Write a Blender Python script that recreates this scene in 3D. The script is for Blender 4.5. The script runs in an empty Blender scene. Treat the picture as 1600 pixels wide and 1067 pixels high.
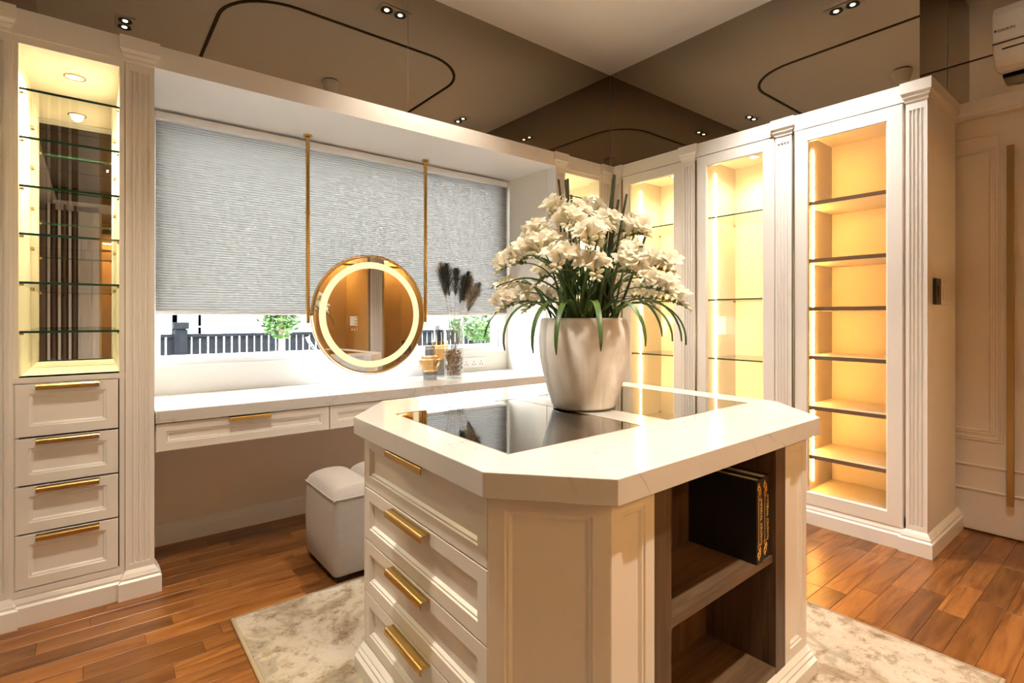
import bpy, bmesh, math, random
from mathutils import Vector, Matrix

random.seed(7)
scene = bpy.context.scene
C = scene.collection
R = math.radians

# ------------------------------------------------------------------ camera
H = 1.22
YAW = math.atan2(659, 824.0)
cam_d = bpy.data.cameras.new('camera')
cam_d.sensor_fit = 'HORIZONTAL'
cam_d.sensor_width = 36.0
cam_d.lens = 36.0 * 824.0 / 1600.0
cam_d.shift_y = -(533.5 - 496.0) / 1600.0
cam_d.clip_start = 0.02
cam_d.clip_end = 200
cam = bpy.data.objects.new('camera', cam_d)
C.objects.link(cam)
cam.location = (0, 0, H)
cam.rotation_euler = (R(90), 0, -YAW)
scene.camera = cam

# ------------------------------------------------------------------ world, exposure
world = bpy.data.worlds.new('daylight')
scene.world = world
world.use_nodes = True
wn = world.node_tree
bg = wn.nodes['Background']
bg.inputs['Color'].default_value = (0.95, 0.975, 1.0, 1)
bg.inputs['Strength'].default_value = 13.0
scene.view_settings.view_transform = 'Standard'
scene.view_settings.look = 'None'
scene.view_settings.gamma = 1.0
scene.view_settings.use_curve_mapping = False
scene.view_settings.exposure = 1.30
try:
    scene.cycles.max_bounces = 10
    scene.cycles.diffuse_bounces = 5
    scene.cycles.glossy_bounces = 6
    scene.cycles.transmission_bounces = 8
    scene.cycles.transparent_max_bounces = 24
    scene.cycles.sample_clamp_indirect = 6.0
    scene.cycles.caustics_reflective = False
    scene.cycles.caustics_refractive = False
    scene.cycles.use_denoising = True
except Exception:
    pass

# light strengths (tuned together)
L_DOWN = 50.0        # each ceiling downlight, watts
L_STRIP = 58.0       # cabinet LED strip emission
L_RING = 0.56         # mirror ring emission
L_PUCK = 3.2         # puck light in a cabinet, watts
WARM = (1.0, 0.865, 0.70)
AMBER = (1.0, 0.60, 0.20)

# sky portal at the window: only guides sampling of the daylight
pl = bpy.data.lights.new('window_portal', 'AREA')
pl.shape = 'RECTANGLE'
pl.size = 2.38
pl.size_y = 1.36
pl.cycles.is_portal = True
po = bpy.data.objects.new('window_portal', pl)
C.objects.link(po)
po.location = (1.465, 3.56, 1.645)
po.rotation_euler = (R(-90), 0, 0)

# ------------------------------------------------------------------ materials
MATS = {}
def nodes(name):
    m = bpy.data.materials.new(name)
    m.use_nodes = True
    nt = m.node_tree
    b = nt.nodes['Principled BSDF']
    MATS[name] = m
    return m, nt, b

def plain(name, col, rough=0.5, metal=0.0, bump=0.0, bscale=200, spec=0.5, var=0.0, emit=None, estr=0.0, sheen=0.0, coat=0.0):
    m, nt, b = nodes(name)
    b.inputs['Base Color'].default_value = (*col, 1)
    b.inputs['Roughness'].default_value = rough
    b.inputs['Metallic'].default_value = metal
    b.inputs['Specular IOR Level'].default_value = spec
    if sheen: b.inputs['Sheen Weight'].default_value = sheen
    if coat:
        b.inputs['Coat Weight'].default_value = coat
        b.inputs['Coat Roughness'].default_value = 0.08
    if emit:
        b.inputs['Emission Color'].default_value = (*emit, 1)
        b.inputs['Emission Strength'].default_value = estr
    tc = None
    if bump or var:
        tc = nt.nodes.new('ShaderNodeTexCoord')
        n = nt.nodes.new('ShaderNodeTexNoise')
        n.inputs['Scale'].default_value = bscale
        n.inputs['Detail'].default_value = 4
        nt.links.new(tc.outputs['Object'], n.inputs['Vector'])
        if bump:
            bp = nt.nodes.new('ShaderNodeBump')
            bp.inputs['Strength'].default_value = bump
            bp.inputs['Distance'].default_value = 0.004
            nt.links.new(n.outputs['Fac'], bp.inputs['Height'])
            nt.links.new(bp.outputs['Normal'], b.inputs['Normal'])
        if var:
            r = nt.nodes.new('ShaderNodeValToRGB')
            r.color_ramp.elements[0].position = 0.3
            r.color_ramp.elements[1].position = 0.7
            r.color_ramp.elements[0].color = (*[c * (1 - var) for c in col], 1)
            r.color_ramp.elements[1].color = (*[min(1, c * (1 + var * .6)) for c in col], 1)
            nt.links.new(n.outputs['Fac'], r.inputs['Fac'])
            nt.links.new(r.outputs['Color'], b.inputs['Base Color'])
    return m

def emitter(name, col, strength):
    m = bpy.data.materials.new(name)
    m.use_nodes = True
    nt = m.node_tree
    nt.nodes.clear()
    e = nt.nodes.new('ShaderNodeEmission')
    e.inputs['Color'].default_value = (*col, 1)
    e.inputs['Strength'].default_value = strength
    o = nt.nodes.new('ShaderNodeOutputMaterial')
    nt.links.new(e.outputs[0], o.inputs[0])
    MATS[name] = m
    return m

def thin_glass(name, tint=(1, 1, 1), ior=1.45, extra=0.0, rough=0.0):
    m = bpy.data.materials.new(name)
    m.use_nodes = True
    nt = m.node_tree
    nt.nodes.clear()
    t = nt.nodes.new('ShaderNodeBsdfTransparent')
    t.inputs['Color'].default_value = (*tint, 1)
    g = nt.nodes.new('ShaderNodeBsdfGlossy')
    g.inputs['Roughness'].default_value = rough
    f = nt.nodes.new('ShaderNodeFresnel')
    f.inputs['IOR'].default_value = ior
    ad = nt.nodes.new('ShaderNodeMath')
    ad.operation = 'ADD'
    ad.use_clamp = True
    ad.inputs[1].default_value = extra
    mx = nt.nodes.new('ShaderNodeMixShader')
    o = nt.nodes.new('ShaderNodeOutputMaterial')
    geo = nt.nodes.new('ShaderNodeNewGeometry')
    inv = nt.nodes.new('ShaderNodeMath'); inv.operation = 'SUBTRACT'; inv.inputs[0].default_value = 1.0
    ml = nt.nodes.new('ShaderNodeMath'); ml.operation = 'MULTIPLY'
    nt.links.new(geo.outputs['Backfacing'], inv.inputs[1])
    nt.links.new(f.outputs[0], ad.inputs[0])
    nt.links.new(ad.outputs[0], ml.inputs[0]); nt.links.new(inv.outputs[0], ml.inputs[1])
    nt.links.new(ml.outputs[0], mx.inputs[0])
    nt.links.new(t.outputs[0], mx.inputs[1])
    nt.links.new(g.outputs[0], mx.inputs[2])
    nt.links.new(mx.outputs[0], o.inputs[0])
    MATS[name] = m
    return m

plain('white_paint', (0.80, 0.775, 0.735), 0.32, bump=0.02, bscale=30)
plain('wall_paint', (0.80, 0.78, 0.74), 0.7, bump=0.03, bscale=90)
plain('cream_wall', (0.80, 0.74, 0.66), 0.55)
plain('ceiling_paint', (0.86, 0.83, 0.78), 0.8)
plain('gap_dark', (0.02, 0.018, 0.016), 0.8)
plain('interior_cream', (0.80, 0.75, 0.66), 0.45)
plain('bronze_mirror', (0.34, 0.285, 0.22), 0.0, metal=1.0)
plain('silver_mirror', (0.80, 0.80, 0.78), 0.0, metal=1.0)
plain('brass', (0.58, 0.38, 0.13), 0.26, metal=1.0)
plain('brass_dark', (0.38, 0.25, 0.10), 0.35, metal=1.0)
plain('inlay_dark', (0.05, 0.035, 0.022), 0.35, metal=0.6)
plain('shelf_edge', (0.16, 0.11, 0.07), 0.4)
plain('window_white', (0.85, 0.87, 0.88), 0.35)
plain('black_plastic', (0.02, 0.02, 0.02), 0.4)
plain('white_plastic', (0.82, 0.81, 0.78), 0.35)
plain('book_black', (0.012, 0.012, 0.013), 0.45, bump=0.1, bscale=900)
plain('paper', (0.70, 0.62, 0.50), 0.8, bump=0.2, bscale=400)
plain('gold_foil', (0.90, 0.52, 0.13), 0.35, metal=0.25)
plain('fabric', (0.40, 0.36, 0.33), 0.95, bump=0.35, bscale=420, var=0.22, sheen=0.4)
plain('ottoman_foot', (0.03, 0.025, 0.02), 0.6)
plain('rug_binding', (0.40, 0.31, 0.20), 0.95, bump=0.5, bscale=500)
plain('leaf_green', (0.075, 0.15, 0.032), 0.42, var=0.5, bscale=9)
plain('stem_green', (0.05, 0.09, 0.03), 0.5)
plain('stalk', (0.035, 0.045, 0.018), 0.5, var=0.5, bscale=30)
plain('bud', (0.76, 0.73, 0.55), 0.5, var=0.12, bscale=40)
plain('calyx', (0.13, 0.18, 0.05), 0.5)
plain('moss', (0.05, 0.06, 0.02), 0.95, bump=0.6, bscale=80)
plain('grass_stem', (0.32, 0.22, 0.12), 0.7)
plain('plume_dark', (0.085, 0.105, 0.098), 0.85, var=0.4, bscale=60)
plain('plume_tan', (0.50, 0.38, 0.26), 0.85, var=0.3, bscale=60)
plain('potpourri', (0.36, 0.20, 0.09), 0.7, var=0.7, bscale=45)
plain('fence_paint', (0.0075, 0.0083, 0.0098), 0.9, spec=0.05, var=0.3, bscale=14)
plain('bark', (0.16, 0.11, 0.08), 0.9, bump=0.5, bscale=60)
plain('tree_leaf', (0.042, 0.098, 0.014), 0.5, var=0.5, bscale=6)
plain('house_white', (0.62, 0.64, 0.66), 0.8)
plain('house_grey', (0.13, 0.15, 0.17), 0.7)
plain('house_glass', (0.06, 0.07, 0.08), 0.1)
plain('house_roof', (0.10, 0.09, 0.085), 0.8)
plain('ground', (0.55, 0.54, 0.51), 0.9, var=0.3, bscale=3)
plain('wardrobe_panel', (0.62, 0.45, 0.21), 0.45, var=0.08, bscale=2)
plain('slat_bronze', (0.16, 0.10, 0.06), 0.35)
plain('baffle_black', (0.012, 0.012, 0.012), 0.5)
emitter('lamp_glow', (1.0, 0.86, 0.66), 14.0)
emitter('puck_glow', (1.0, 0.70, 0.42), 5.0)
emitter('led_strip', (1.0, 0.62, 0.25), L_STRIP)
emitter('led_strip_amber', (1.0, 0.45, 0.095), L_STRIP * 1.65)
emitter('back_glow', (0.93, 0.96, 1.0), 24.0)
emitter('led_front', (1.0, 0.64, 0.27), 60.0)
emitter('ring_glow', (1.0, 0.76, 0.42), L_RING)
thin_glass('clear_glass', (0.97, 0.98, 0.97), 1.45)
thin_glass('door_glass', (0.96, 0.95, 0.93), 1.35)
thin_glass('window_glass', (0.93, 0.95, 0.95), 1.3)
thin_glass('vase_glass', (0.93, 0.95, 0.95), 1.55, 0.07)
thin_glass('amber_glass', (0.96, 0.83, 0.63), 1.5, 0.05)
thin_glass('smoke_glass', (0.72, 0.71, 0.70), 1.5, 0.04)
thin_glass('island_glass', (0.22, 0.20, 0.175), 1.9, 0.38)
plain('glass_edge', (0.012, 0.055, 0.035), 0.12)

def mk_quartz():
    m, nt, b = nodes('quartz')
    b.inputs['Roughness'].default_value = 0.13
    tc = nt.nodes.new('ShaderNodeTexCoord')
    mp = nt.nodes.new('ShaderNodeMapping')
    mp.inputs['Rotation'].default_value = (0.5, 0.3, 0.7)
    nt.links.new(tc.outputs['Object'], mp.inputs['Vector'])
    n1 = nt.nodes.new('ShaderNodeTexNoise')
    n1.inputs['Scale'].default_value = 2.3
    n1.inputs['Detail'].default_value = 7
    n1.inputs['Distortion'].default_value = 1.1
    nt.links.new(mp.outputs[0], n1.inputs['Vector'])
    s = nt.nodes.new('ShaderNodeMath'); s.operation = 'SUBTRACT'; s.inputs[1].default_value = 0.5
    a = nt.nodes.new('ShaderNodeMath'); a.operation = 'ABSOLUTE'
    nt.links.new(n1.outputs['Fac'], s.inputs[0]); nt.links.new(s.outputs[0], a.inputs[0])
    r = nt.nodes.new('ShaderNodeValToRGB')
    r.color_ramp.elements[0].position = 0.0
    r.color_ramp.elements[0].color = (1, 1, 1, 1)
    r.color_ramp.elements[1].position = 0.013
    r.color_ramp.elements[1].color = (0, 0, 0, 1)
    nt.links.new(a.outputs[0], r.inputs['Fac'])
    n2 = nt.nodes.new('ShaderNodeTexNoise')
    n2.inputs['Scale'].default_value = 3.5
    n2.inputs['Detail'].default_value = 3
    nt.links.new(tc.outputs['Object'], n2.inputs['Vector'])
    r2 = nt.nodes.new('ShaderNodeValToRGB')
    r2.color_ramp.elements[0].position = 0.46
    r2.color_ramp.elements[0].color = (0, 0, 0, 1)
    r2.color_ramp.elements[1].position = 0.60
    r2.color_ramp.elements[1].color = (0.6, 0.6, 0.6, 1)
    nt.links.new(n2.outputs['Fac'], r2.inputs['Fac'])
    mu = nt.nodes.new('ShaderNodeMath'); mu.operation = 'MULTIPLY'
    nt.links.new(r.outputs['Color'], mu.inputs[0]); nt.links.new(r2.outputs['Color'], mu.inputs[1])
    mx = nt.nodes.new('ShaderNodeMixRGB')
    mx.inputs['Color1'].default_value = (0.60, 0.588, 0.57, 1)
    mx.inputs['Color2'].default_value = (0.36, 0.33, 0.29, 1)
    nt.links.new(mu.outputs[0], mx.inputs['Fac'])
    nt.links.new(mx.outputs[0], b.inputs['Base Color'])
mk_quartz()

def mk_pot():
    m, nt, b = nodes('pot_marble')
    b.inputs['Roughness'].default_value = 0.42
    tc = nt.nodes.new('ShaderNodeTexCoord')
    mp = nt.nodes.new('ShaderNodeMapping')
    mp.inputs['Scale'].default_value = (1, 1, 0.35)
    mp.inputs['Rotation'].default_value = (0.5, 0.2, 0)
    nt.links.new(tc.outputs['Object'], mp.inputs['Vector'])
    n = nt.nodes.new('ShaderNodeTexNoise')
    n.inputs['Scale'].default_value = 9
    n.inputs['Detail'].default_value = 5
    n.inputs['Distortion'].default_value = 0.8
    nt.links.new(mp.outputs[0], n.inputs['Vector'])
    r = nt.nodes.new('ShaderNodeValToRGB')
    cr = r.color_ramp
    cr.elements[0].position = 0.36; cr.elements[0].color = (0.66, 0.60, 0.52, 1)
    cr.elements[1].position = 0.54; cr.elements[1].color = (0.88, 0.85, 0.79, 1)
    nt.links.new(n.outputs['Fac'], r.inputs['Fac'])
    nt.links.new(r.outputs['Color'], b.inputs['Base Color'])
    bp = nt.nodes.new('ShaderNodeBump'); bp.inputs['Strength'].default_value = 0.15; bp.inputs['Distance'].default_value = 0.004
    nt.links.new(n.outputs['Fac'], bp.inputs['Height']); nt.links.new(bp.outputs['Normal'], b.inputs['Normal'])
mk_pot()

def mk_wood(name, c0, c1, c2, scale_long, scale_across, rough, axis='X', rnd=True, coat=0.0):
    m, nt, b = nodes(name)
    b.inputs['Roughness'].default_value = rough
    if coat:
        b.inputs['Coat Weight'].default_value = coat
        b.inputs['Coat Roughness'].default_value = 0.18
    tc = nt.nodes.new('ShaderNodeTexCoord')
    mp = nt.nodes.new('ShaderNodeMapping')
    sc = {'X': (scale_long, scale_across, scale_across), 'Y': (scale_across, scale_long, scale_across), 'Z': (scale_across, scale_across, scale_long)}[axis]
    mp.inputs['Scale'].default_value = sc
    nt.links.new(tc.outputs['Object'], mp.inputs['Vector'])
    oi = nt.nodes.new('ShaderNodeObjectInfo')
    if rnd:
        mm = nt.nodes.new('ShaderNodeMath'); mm.operation = 'MULTIPLY'; mm.inputs[1].default_value = 37.0
        cb = nt.nodes.new('ShaderNodeCombineXYZ')
        nt.links.new(oi.outputs['Random'], mm.inputs[0])
        for k in range(3): nt.links.new(mm.outputs[0], cb.inputs[k])
        nt.links.new(cb.outputs[0], mp.inputs['Location'])
    n = nt.nodes.new('ShaderNodeTexNoise')
    n.inputs['Scale'].default_value = 1.0
    n.inputs['Detail'].default_value = 6
    n.inputs['Roughness'].default_value = 0.62
    n.inputs['Distortion'].default_value = 0.9
    nt.links.new(mp.outputs[0], n.inputs['Vector'])
    r = nt.nodes.new('ShaderNodeValToRGB')
    cr = r.color_ramp
    cr.elements[0].position = 0.30; cr.elements[0].color = (*c0, 1)
    cr.elements[1].position = 0.72; cr.elements[1].color = (*c2, 1)
    e = cr.elements.new(0.5); e.color = (*c1, 1)
    nt.links.new(n.outputs['Fac'], r.inputs['Fac'])
    if rnd:
        hs = nt.nodes.new('ShaderNodeHueSaturation')
        mr = nt.nodes.new('ShaderNodeMapRange')
        mr.inputs['To Min'].default_value = 0.60
        mr.inputs['To Max'].default_value = 1.22
        nt.links.new(oi.outputs['Random'], mr.inputs['Value'])
        nt.links.new(mr.outputs[0], hs.inputs['Value'])
        nt.links.new(r.outputs['Color'], hs.inputs['Color'])
        nt.links.new(hs.outputs[0], b.inputs['Base Color'])
    else:
        nt.links.new(r.outputs['Color'], b.inputs['Base Color'])
    bp = nt.nodes.new('ShaderNodeBump'); bp.inputs['Strength'].default_value = 0.12; bp.inputs['Distance'].default_value = 0.002
    nt.links.new(n.outputs['Fac'], bp.inputs['Height']); nt.links.new(bp.outputs['Normal'], b.inputs['Normal'])
mk_wood('floor_wood', (0.105, 0.033, 0.007), (0.215, 0.079, 0.018), (0.31, 0.130, 0.034), 3.0, 26.0, 0.30)
mk_wood('dark_wood', (0.050, 0.029, 0.016), (0.095, 0.056, 0.032), (0.150, 0.095, 0.056), 2.0, 34.0, 0.45, axis='Z', rnd=False)
mk_wood('dark_wood_flat', (0.065, 0.037, 0.020), (0.12, 0.072, 0.040), (0.19, 0.122, 0.074), 2.0, 34.0, 0.42, axis='X', rnd=False)

def mk_rug():
    m, nt, b = nodes('rug_pile')
    b.inputs['Roughness'].default_value = 0.97
    b.inputs['Specular IOR Level'].default_value = 0.1
    tc = nt.nodes.new('ShaderNodeTexCoord')
    def noise(s, det, dist, rough=0.6):
        n = nt.nodes.new('ShaderNodeTexNoise')
        n.inputs['Scale'].default_value = s; n.inputs['Detail'].default_value = det
        n.inputs['Distortion'].default_value = dist; n.inputs['Roughness'].default_value = rough
        nt.links.new(tc.outputs['Object'], n.inputs['Vector'])
        return n
    n1 = noise(3.2, 9, 0.5, 0.72)
    r1 = nt.nodes.new('ShaderNodeValToRGB')
    cr = r1.color_ramp
    cr.elements[0].position = 0.34; cr.elements[0].color = (0.21, 0.155, 0.105, 1)
    cr.elements[1].position = 0.64; cr.elements[1].color = (0.53, 0.48, 0.41, 1)
    e = cr.elements.new(0.44); e.color = (0.33, 0.265, 0.19, 1)
    e = cr.elements.new(0.505); e.color = (0.46, 0.40, 0.32, 1)
    nt.links.new(n1.outputs['Fac'], r1.inputs['Fac'])
    n2 = noise(2.1, 4, 0.3, 0.5)
    r2 = nt.nodes.new('ShaderNodeValToRGB')
    r2.color_ramp.elements[0].position = 0.585; r2.color_ramp.elements[0].color = (0, 0, 0, 1)
    r2.color_ramp.elements[1].position = 0.60; r2.color_ramp.elements[1].color = (0.85, 0.85, 0.85, 1)
    nt.links.new(n2.outputs['Fac'], r2.inputs['Fac'])
    mx = nt.nodes.new('ShaderNodeMixRGB')
    mx.inputs['Color2'].default_value = (0.33, 0.29, 0.235, 1)
    nt.links.new(r2.outputs['Color'], mx.inputs['Fac'])
    nt.links.new(r1.outputs['Color'], mx.inputs['Color1'])
    n3 = noise(22, 6, 0.2, 0.75)
    r3 = nt.nodes.new('ShaderNodeValToRGB')
    r3.color_ramp.elements[0].position = 0.37; r3.color_ramp.elements[0].color = (0.62, 0.56, 0.50, 1)
    r3.color_ramp.elements[1].position = 0.48; r3.color_ramp.elements[1].color = (1, 1, 1, 1)
    nt.links.new(n3.outputs['Fac'], r3.inputs['Fac'])
    mu = nt.nodes.new('ShaderNodeMixRGB'); mu.blend_type = 'MULTIPLY'; mu.inputs['Fac'].default_value = 1
    nt.links.new(mx.outputs[0], mu.inputs['Color1']); nt.links.new(r3.outputs['Color'], mu.inputs['Color2'])
    nt.links.new(mu.outputs[0], b.inputs['Base Color'])
    n4 = noise(300, 2, 0)
    ad = nt.nodes.new('ShaderNodeMath'); ad.operation = 'ADD'
    nt.links.new(n3.outputs['Fac'], ad.inputs[0]); nt.links.new(n4.outputs['Fac'], ad.inputs[1])
    bp = nt.nodes.new('ShaderNodeBump'); bp.inputs['Strength'].default_value = 0.5; bp.inputs['Distance'].default_value = 0.006
    nt.links.new(ad.outputs[0], bp.inputs['Height']); nt.links.new(bp.outputs['Normal'], b.inputs['Normal'])
mk_rug()

def mk_translucent(name, col, tcol, fac):
    m = bpy.data.materials.new(name)
    m.use_nodes = True
    nt = m.node_tree
    nt.nodes.clear()
    d = nt.nodes.new('ShaderNodeBsdfDiffuse'); d.inputs['Color'].default_value = (*col, 1)
    t = nt.nodes.new('ShaderNodeBsdfTranslucent'); t.inputs['Color'].default_value = (*tcol, 1)
    mx = nt.nodes.new('ShaderNodeMixShader'); mx.inputs[0].default_value = fac
    o = nt.nodes.new('ShaderNodeOutputMaterial')
    nt.links.new(d.outputs[0], mx.inputs[1]); nt.links.new(t.outputs[0], mx.inputs[2]); nt.links.new(mx.outputs[0], o.inputs[0])
    MATS[name] = m
mk_translucent('blind_fabric', (0.31, 0.305, 0.295), (0.66, 0.635, 0.60), 0.09)
mk_translucent('petal', (0.86, 0.82, 0.70), (0.85, 0.78, 0.60), 0.30)
mk_translucent('petal_core', (0.80, 0.68, 0.36), (0.80, 0.66, 0.34), 0.25)

# ------------------------------------------------------------------ mesh helpers
ORG = {}
class Frame:
    """a along the face, b up, c outwards"""
    def __init__(s, o, ad, cd, base=0.0):
        s.o, s.ad, s.cd, s.base = Vector((o[0], o[1])), Vector(ad), Vector(cd), base
    def __call__(s, a, b, c):
        p = s.o + s.ad * a + s.cd * c
        return (p.x, p.y, s.base + b)
def ident(x, y, z): return (x, y, z)

class MB:
    def __init__(s, fr=ident):
        s.v, s.f, s.fr = [], [], fr
    def pts(s, L):
        n = len(s.v)
        s.v += [tuple(s.fr(*p)) for p in L]
        return n
    def box(s, a0, a1, b0, b1, c0, c1):
        """in a Frame: a,b,c ; in world: x,y,z"""
        n = s.pts([(a0, b0, c0), (a1, b0, c0), (a1, b1, c0), (a0, b1, c0), (a0, b0, c1), (a1, b0, c1), (a1, b1, c1), (a0, b1, c1)])
        s.f += [tuple(n + i for i in q) for q in ((0, 3, 2, 1), (4, 5, 6, 7), (0, 1, 5, 4), (1, 2, 6, 5), (2, 3, 7, 6), (3, 0, 4, 7))]
        return s
    def loft(s, rings, cap0=True, cap1=True, closed=True):
        k = len(rings[0])
        n = s.pts([p for r in rings for p in r])
        for i in range(len(rings) - 1):
            for j in range(k if closed else k - 1):
                j2 = (j + 1) % k
                s.f.append((n + i * k + j, n + i * k + j2, n + (i + 1) * k + j2, n + (i + 1) * k + j))
        if cap0: s.f.append(tuple(n + j for j in reversed(range(k))))
        if cap1: s.f.append(tuple(n + (len(rings) - 1) * k + j for j in range(k)))
        return s
    def frust(s, a0, a1, c0, b0, pr0, b1, pr1):
        """block projecting forward; sides flare from pr0 at b0 to pr1 at b1 (flare also sideways)"""
        def ring(b, pr): return [(a0 - pr, b, c0), (a1 + pr, b, c0), (a1 + pr, b, pr), (a0 - pr, b, pr)]
        return s.loft([ring(b0, pr0), ring(b1, pr1)])
    def lathe(s, prof, cx, cy, z0=0, n=32, cap0=True, cap1=True):
        rings = [[(cx + r * math.cos(2 * math.pi * j / n), cy + r * math.sin(2 * math.pi * j / n), z0 + z) for j in range(n)] for r, z in prof]
        return s.loft(rings, cap0, cap1)
    def tube(s, path, r, n=8, cap=True):
        path = [Vector(p) for p in path]
        rr = r if isinstance(r, (list, tuple)) else [r] * len(path)
        rings = []
        up = Vector((0, 0, 1))
        prev = None
        for i, p in enumerate(path):
            t = (path[min(i + 1, len(path) - 1)] - path[max(i - 1, 0)])
            if t.length < 1e-9: t = Vector((0, 0, 1))
            t.normalize()
            if prev is None:
                u = t.cross(up if abs(t.z) < .9 else Vector((1, 0, 0))).normalized()
            else:
                u = (prev - t * prev.dot(t))
                u = u.normalized() if u.length > 1e-6 else t.orthogonal().normalized()
            prev = u
            w = t.cross(u)
            rings.append([tuple(p + (u * math.cos(2 * math.pi * j / n) + w * math.sin(2 * math.pi * j / n)) * rr[i]) for j in range(n)])
        return s.loft(rings, cap, cap)
    def panel(s, a0, a1, b0, b1, t, w, sl=0.014, d=0.012, c=0.0, bead=True):
        """framed front: outer face at c, recessed field d deep, thickness t"""
        def rect(i, cc): return [(a0 + i, b0 + i, cc), (a1 - i, b0 + i, cc), (a1 - i, b1 - i, cc), (a0 + i, b1 - i, cc)]
        ch = 0.0015
        R_ = [rect(0, c - t), rect(0, c - ch), rect(ch, c), rect(w, c)]
        if bead: R_ += [rect(w + .003, c - .004), rect(w + sl * .55, c - .004), rect(w + sl, c - d)]
        else: R_ += [rect(w + sl, c - d)]
        return s.loft(R_, True, True)
    def build(s, name, mat, parent=None, org=None, smooth=False, bevel=0.0, kind=None, autos=False):
        o0 = Vector(org) if org is not None else (ORG[parent.name] if parent is not None else Vector((0, 0, 0)))
        me = bpy.data.meshes.new(name)
        me.from_pydata([(x - o0.x, y - o0.y, z - o0.z) for x, y, z in s.v], [], s.f)
        bm = bmesh.new(); bm.from_mesh(me)
        bmesh.ops.recalc_face_normals(bm, faces=bm.faces)
        bm.to_mesh(me); bm.free()
        if smooth:
            me.polygons.foreach_set('use_smooth', [True] * len(me.polygons))
        me.materials.append(MATS[mat])
        o = bpy.data.objects.new(name, me)
        C.objects.link(o)
        if parent is not None:
            o.parent = parent
        else:
            o.location = o0
        ORG[o.name] = o0
        if bevel:
            b = o.modifiers.new('bevel', 'BEVEL')
            b.width = bevel; b.segments = 2; b.limit_method = 'ANGLE'; b.angle_limit = R(40)
            b.harden_normals = False
        if smooth and autos:
            me.polygons.foreach_set('use_smooth', [True] * len(me.polygons))
            try:
                me.set_sharp_from_angle(angle=R(35))
            except Exception:
                pass
        if kind: o['kind'] = kind
        return o

def tag(o, label, cat=None, group=None, kind=None):
    o['label'] = label
    if cat: o['category'] = cat
    if group: o['group'] = group
    if kind: o['kind'] = kind
    return o
def thing(name, loc, label, cat, group=None):
    o = bpy.data.objects.new(name, None)
    C.objects.link(o)
    o.location = loc
    o.empty_display_size = 0.1
    ORG[o.name] = Vector(loc)
    tag(o, label, cat, group)
    return o
def share(src, name, parent, mw):
    o = bpy.data.objects.new(name, src)
    C.objects.link(o)
    o.parent = parent
    o.matrix_local = mw
    return o
def struct(o, label=None):
    o['kind'] = 'structure'
    if label: o['label'] = label
    return o
def spot(name, parent, loc, target, watts, col, angle=90, blend=0.6, rad=0.03):
    l = bpy.data.lights.new(name, 'SPOT')
    l.energy = watts; l.color = col; l.spot_size = R(angle); l.spot_blend = blend; l.shadow_soft_size = rad
    o = bpy.data.objects.new(name, l)
    C.objects.link(o)
    o0 = ORG[parent.name]
    o.parent = parent
    o.location = Vector(loc) - o0
    d = Vector(target) - Vector(loc)
    o.rotation_euler = d.to_track_quat('-Z', 'Y').to_euler()
    return o

# key planes
YB, XR = 2.84, 3.33          # cabinet fronts on back and right
YM, XM, XL = 2.92, 3.38, -0.27  # bronze mirror planes
ZC = 3.235
ZT = 2.44
BK = Frame((0, YB), (1, 0), (0, -1))
RT = Frame((XR, 0), (0, -1), (-1, 0))
YW = 3.42                    # inner face of the window wall
XD = 3.97                    # door wall
YF = -0.42                   # wardrobe front behind the camera
ZM = 2.445

# ------------------------------------------------------------------ room shell
m = MB()
m.box(-1.5, 4.2, -1.3, 3.6, -0.10, -0.014)
floor = struct(m.build('floor', 'gap_dark'), 'dark subfloor under the orange-brown strip parquet')
# parquet planks along X, each one a part of the floor
PW = 0.0930
plank_mesh = {}
def plank_data(L):
    if L in plank_mesh: return plank_mesh[L]
    mb = MB()
    w, c = PW - 0.0007, 0.0012
    l = L - 0.0007
    def rc(i, z): return [(i, i, z), (l - i, i, z), (l - i, w - i, z), (i, w - i, z)]
    mb.loft([rc(0, -0.014), rc(0, -c), rc(c, 0)])
    me = bpy.data.meshes.new('plank')
    me.from_pydata([(x, y, z) for x, y, z in mb.v], [], mb.f)
    me.materials.append(MATS['floor_wood'])
    plank_mesh[L] = me
    return me
RUG = (0.44, 2.393, 0.345, 2.362)
y = 0.15
row = 0
npl = 0
while y < 3.40:
    x = -1.45 + random.uniform(0, .4)
    while x < 4.0:
        L = random.choice([0.34, 0.42, 0.50, 0.58])
        x1, y1 = x + L, y + PW
        hid = False
        if x > RUG[0] + .02 and x1 < RUG[1] - .02 and y > RUG[2] + .02 and y1 < RUG[3] - .02: hid = True
        if y > 2.90 and (x1 < 0.20 or x > 2.72): hid = True
        if x1 < -0.30: hid = True
        if x > 3.42 and y > 0.86: hid = True
        if y < 0.33 and x1 < 1.9: hid = True
        if x < .3 and y1 < .5: hid = True
        if not hid:
            share(plank_data(L), 'plank', floor, Matrix.Translation((x, y, 0)))
            npl += 1
        x = x1
    y += PW
    row += 1

# rest of the floor, where no plank can be told apart (under cabinets, rug and behind the camera)
m = MB()
m.box(-1.45, 4.1, -1.25, 0.149, -0.012, -0.002)
fb = m.build('floor_boards', 'floor_wood', floor)
fb['kind'] = 'stuff'

# ceiling
m = MB(); m.box(-1.6, 4.3, -1.4, 3.8, ZC, ZC + .12)
ceiling = struct(m.build('ceiling', 'ceiling_paint'), 'cream painted ceiling above the bronze mirrors')
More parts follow.
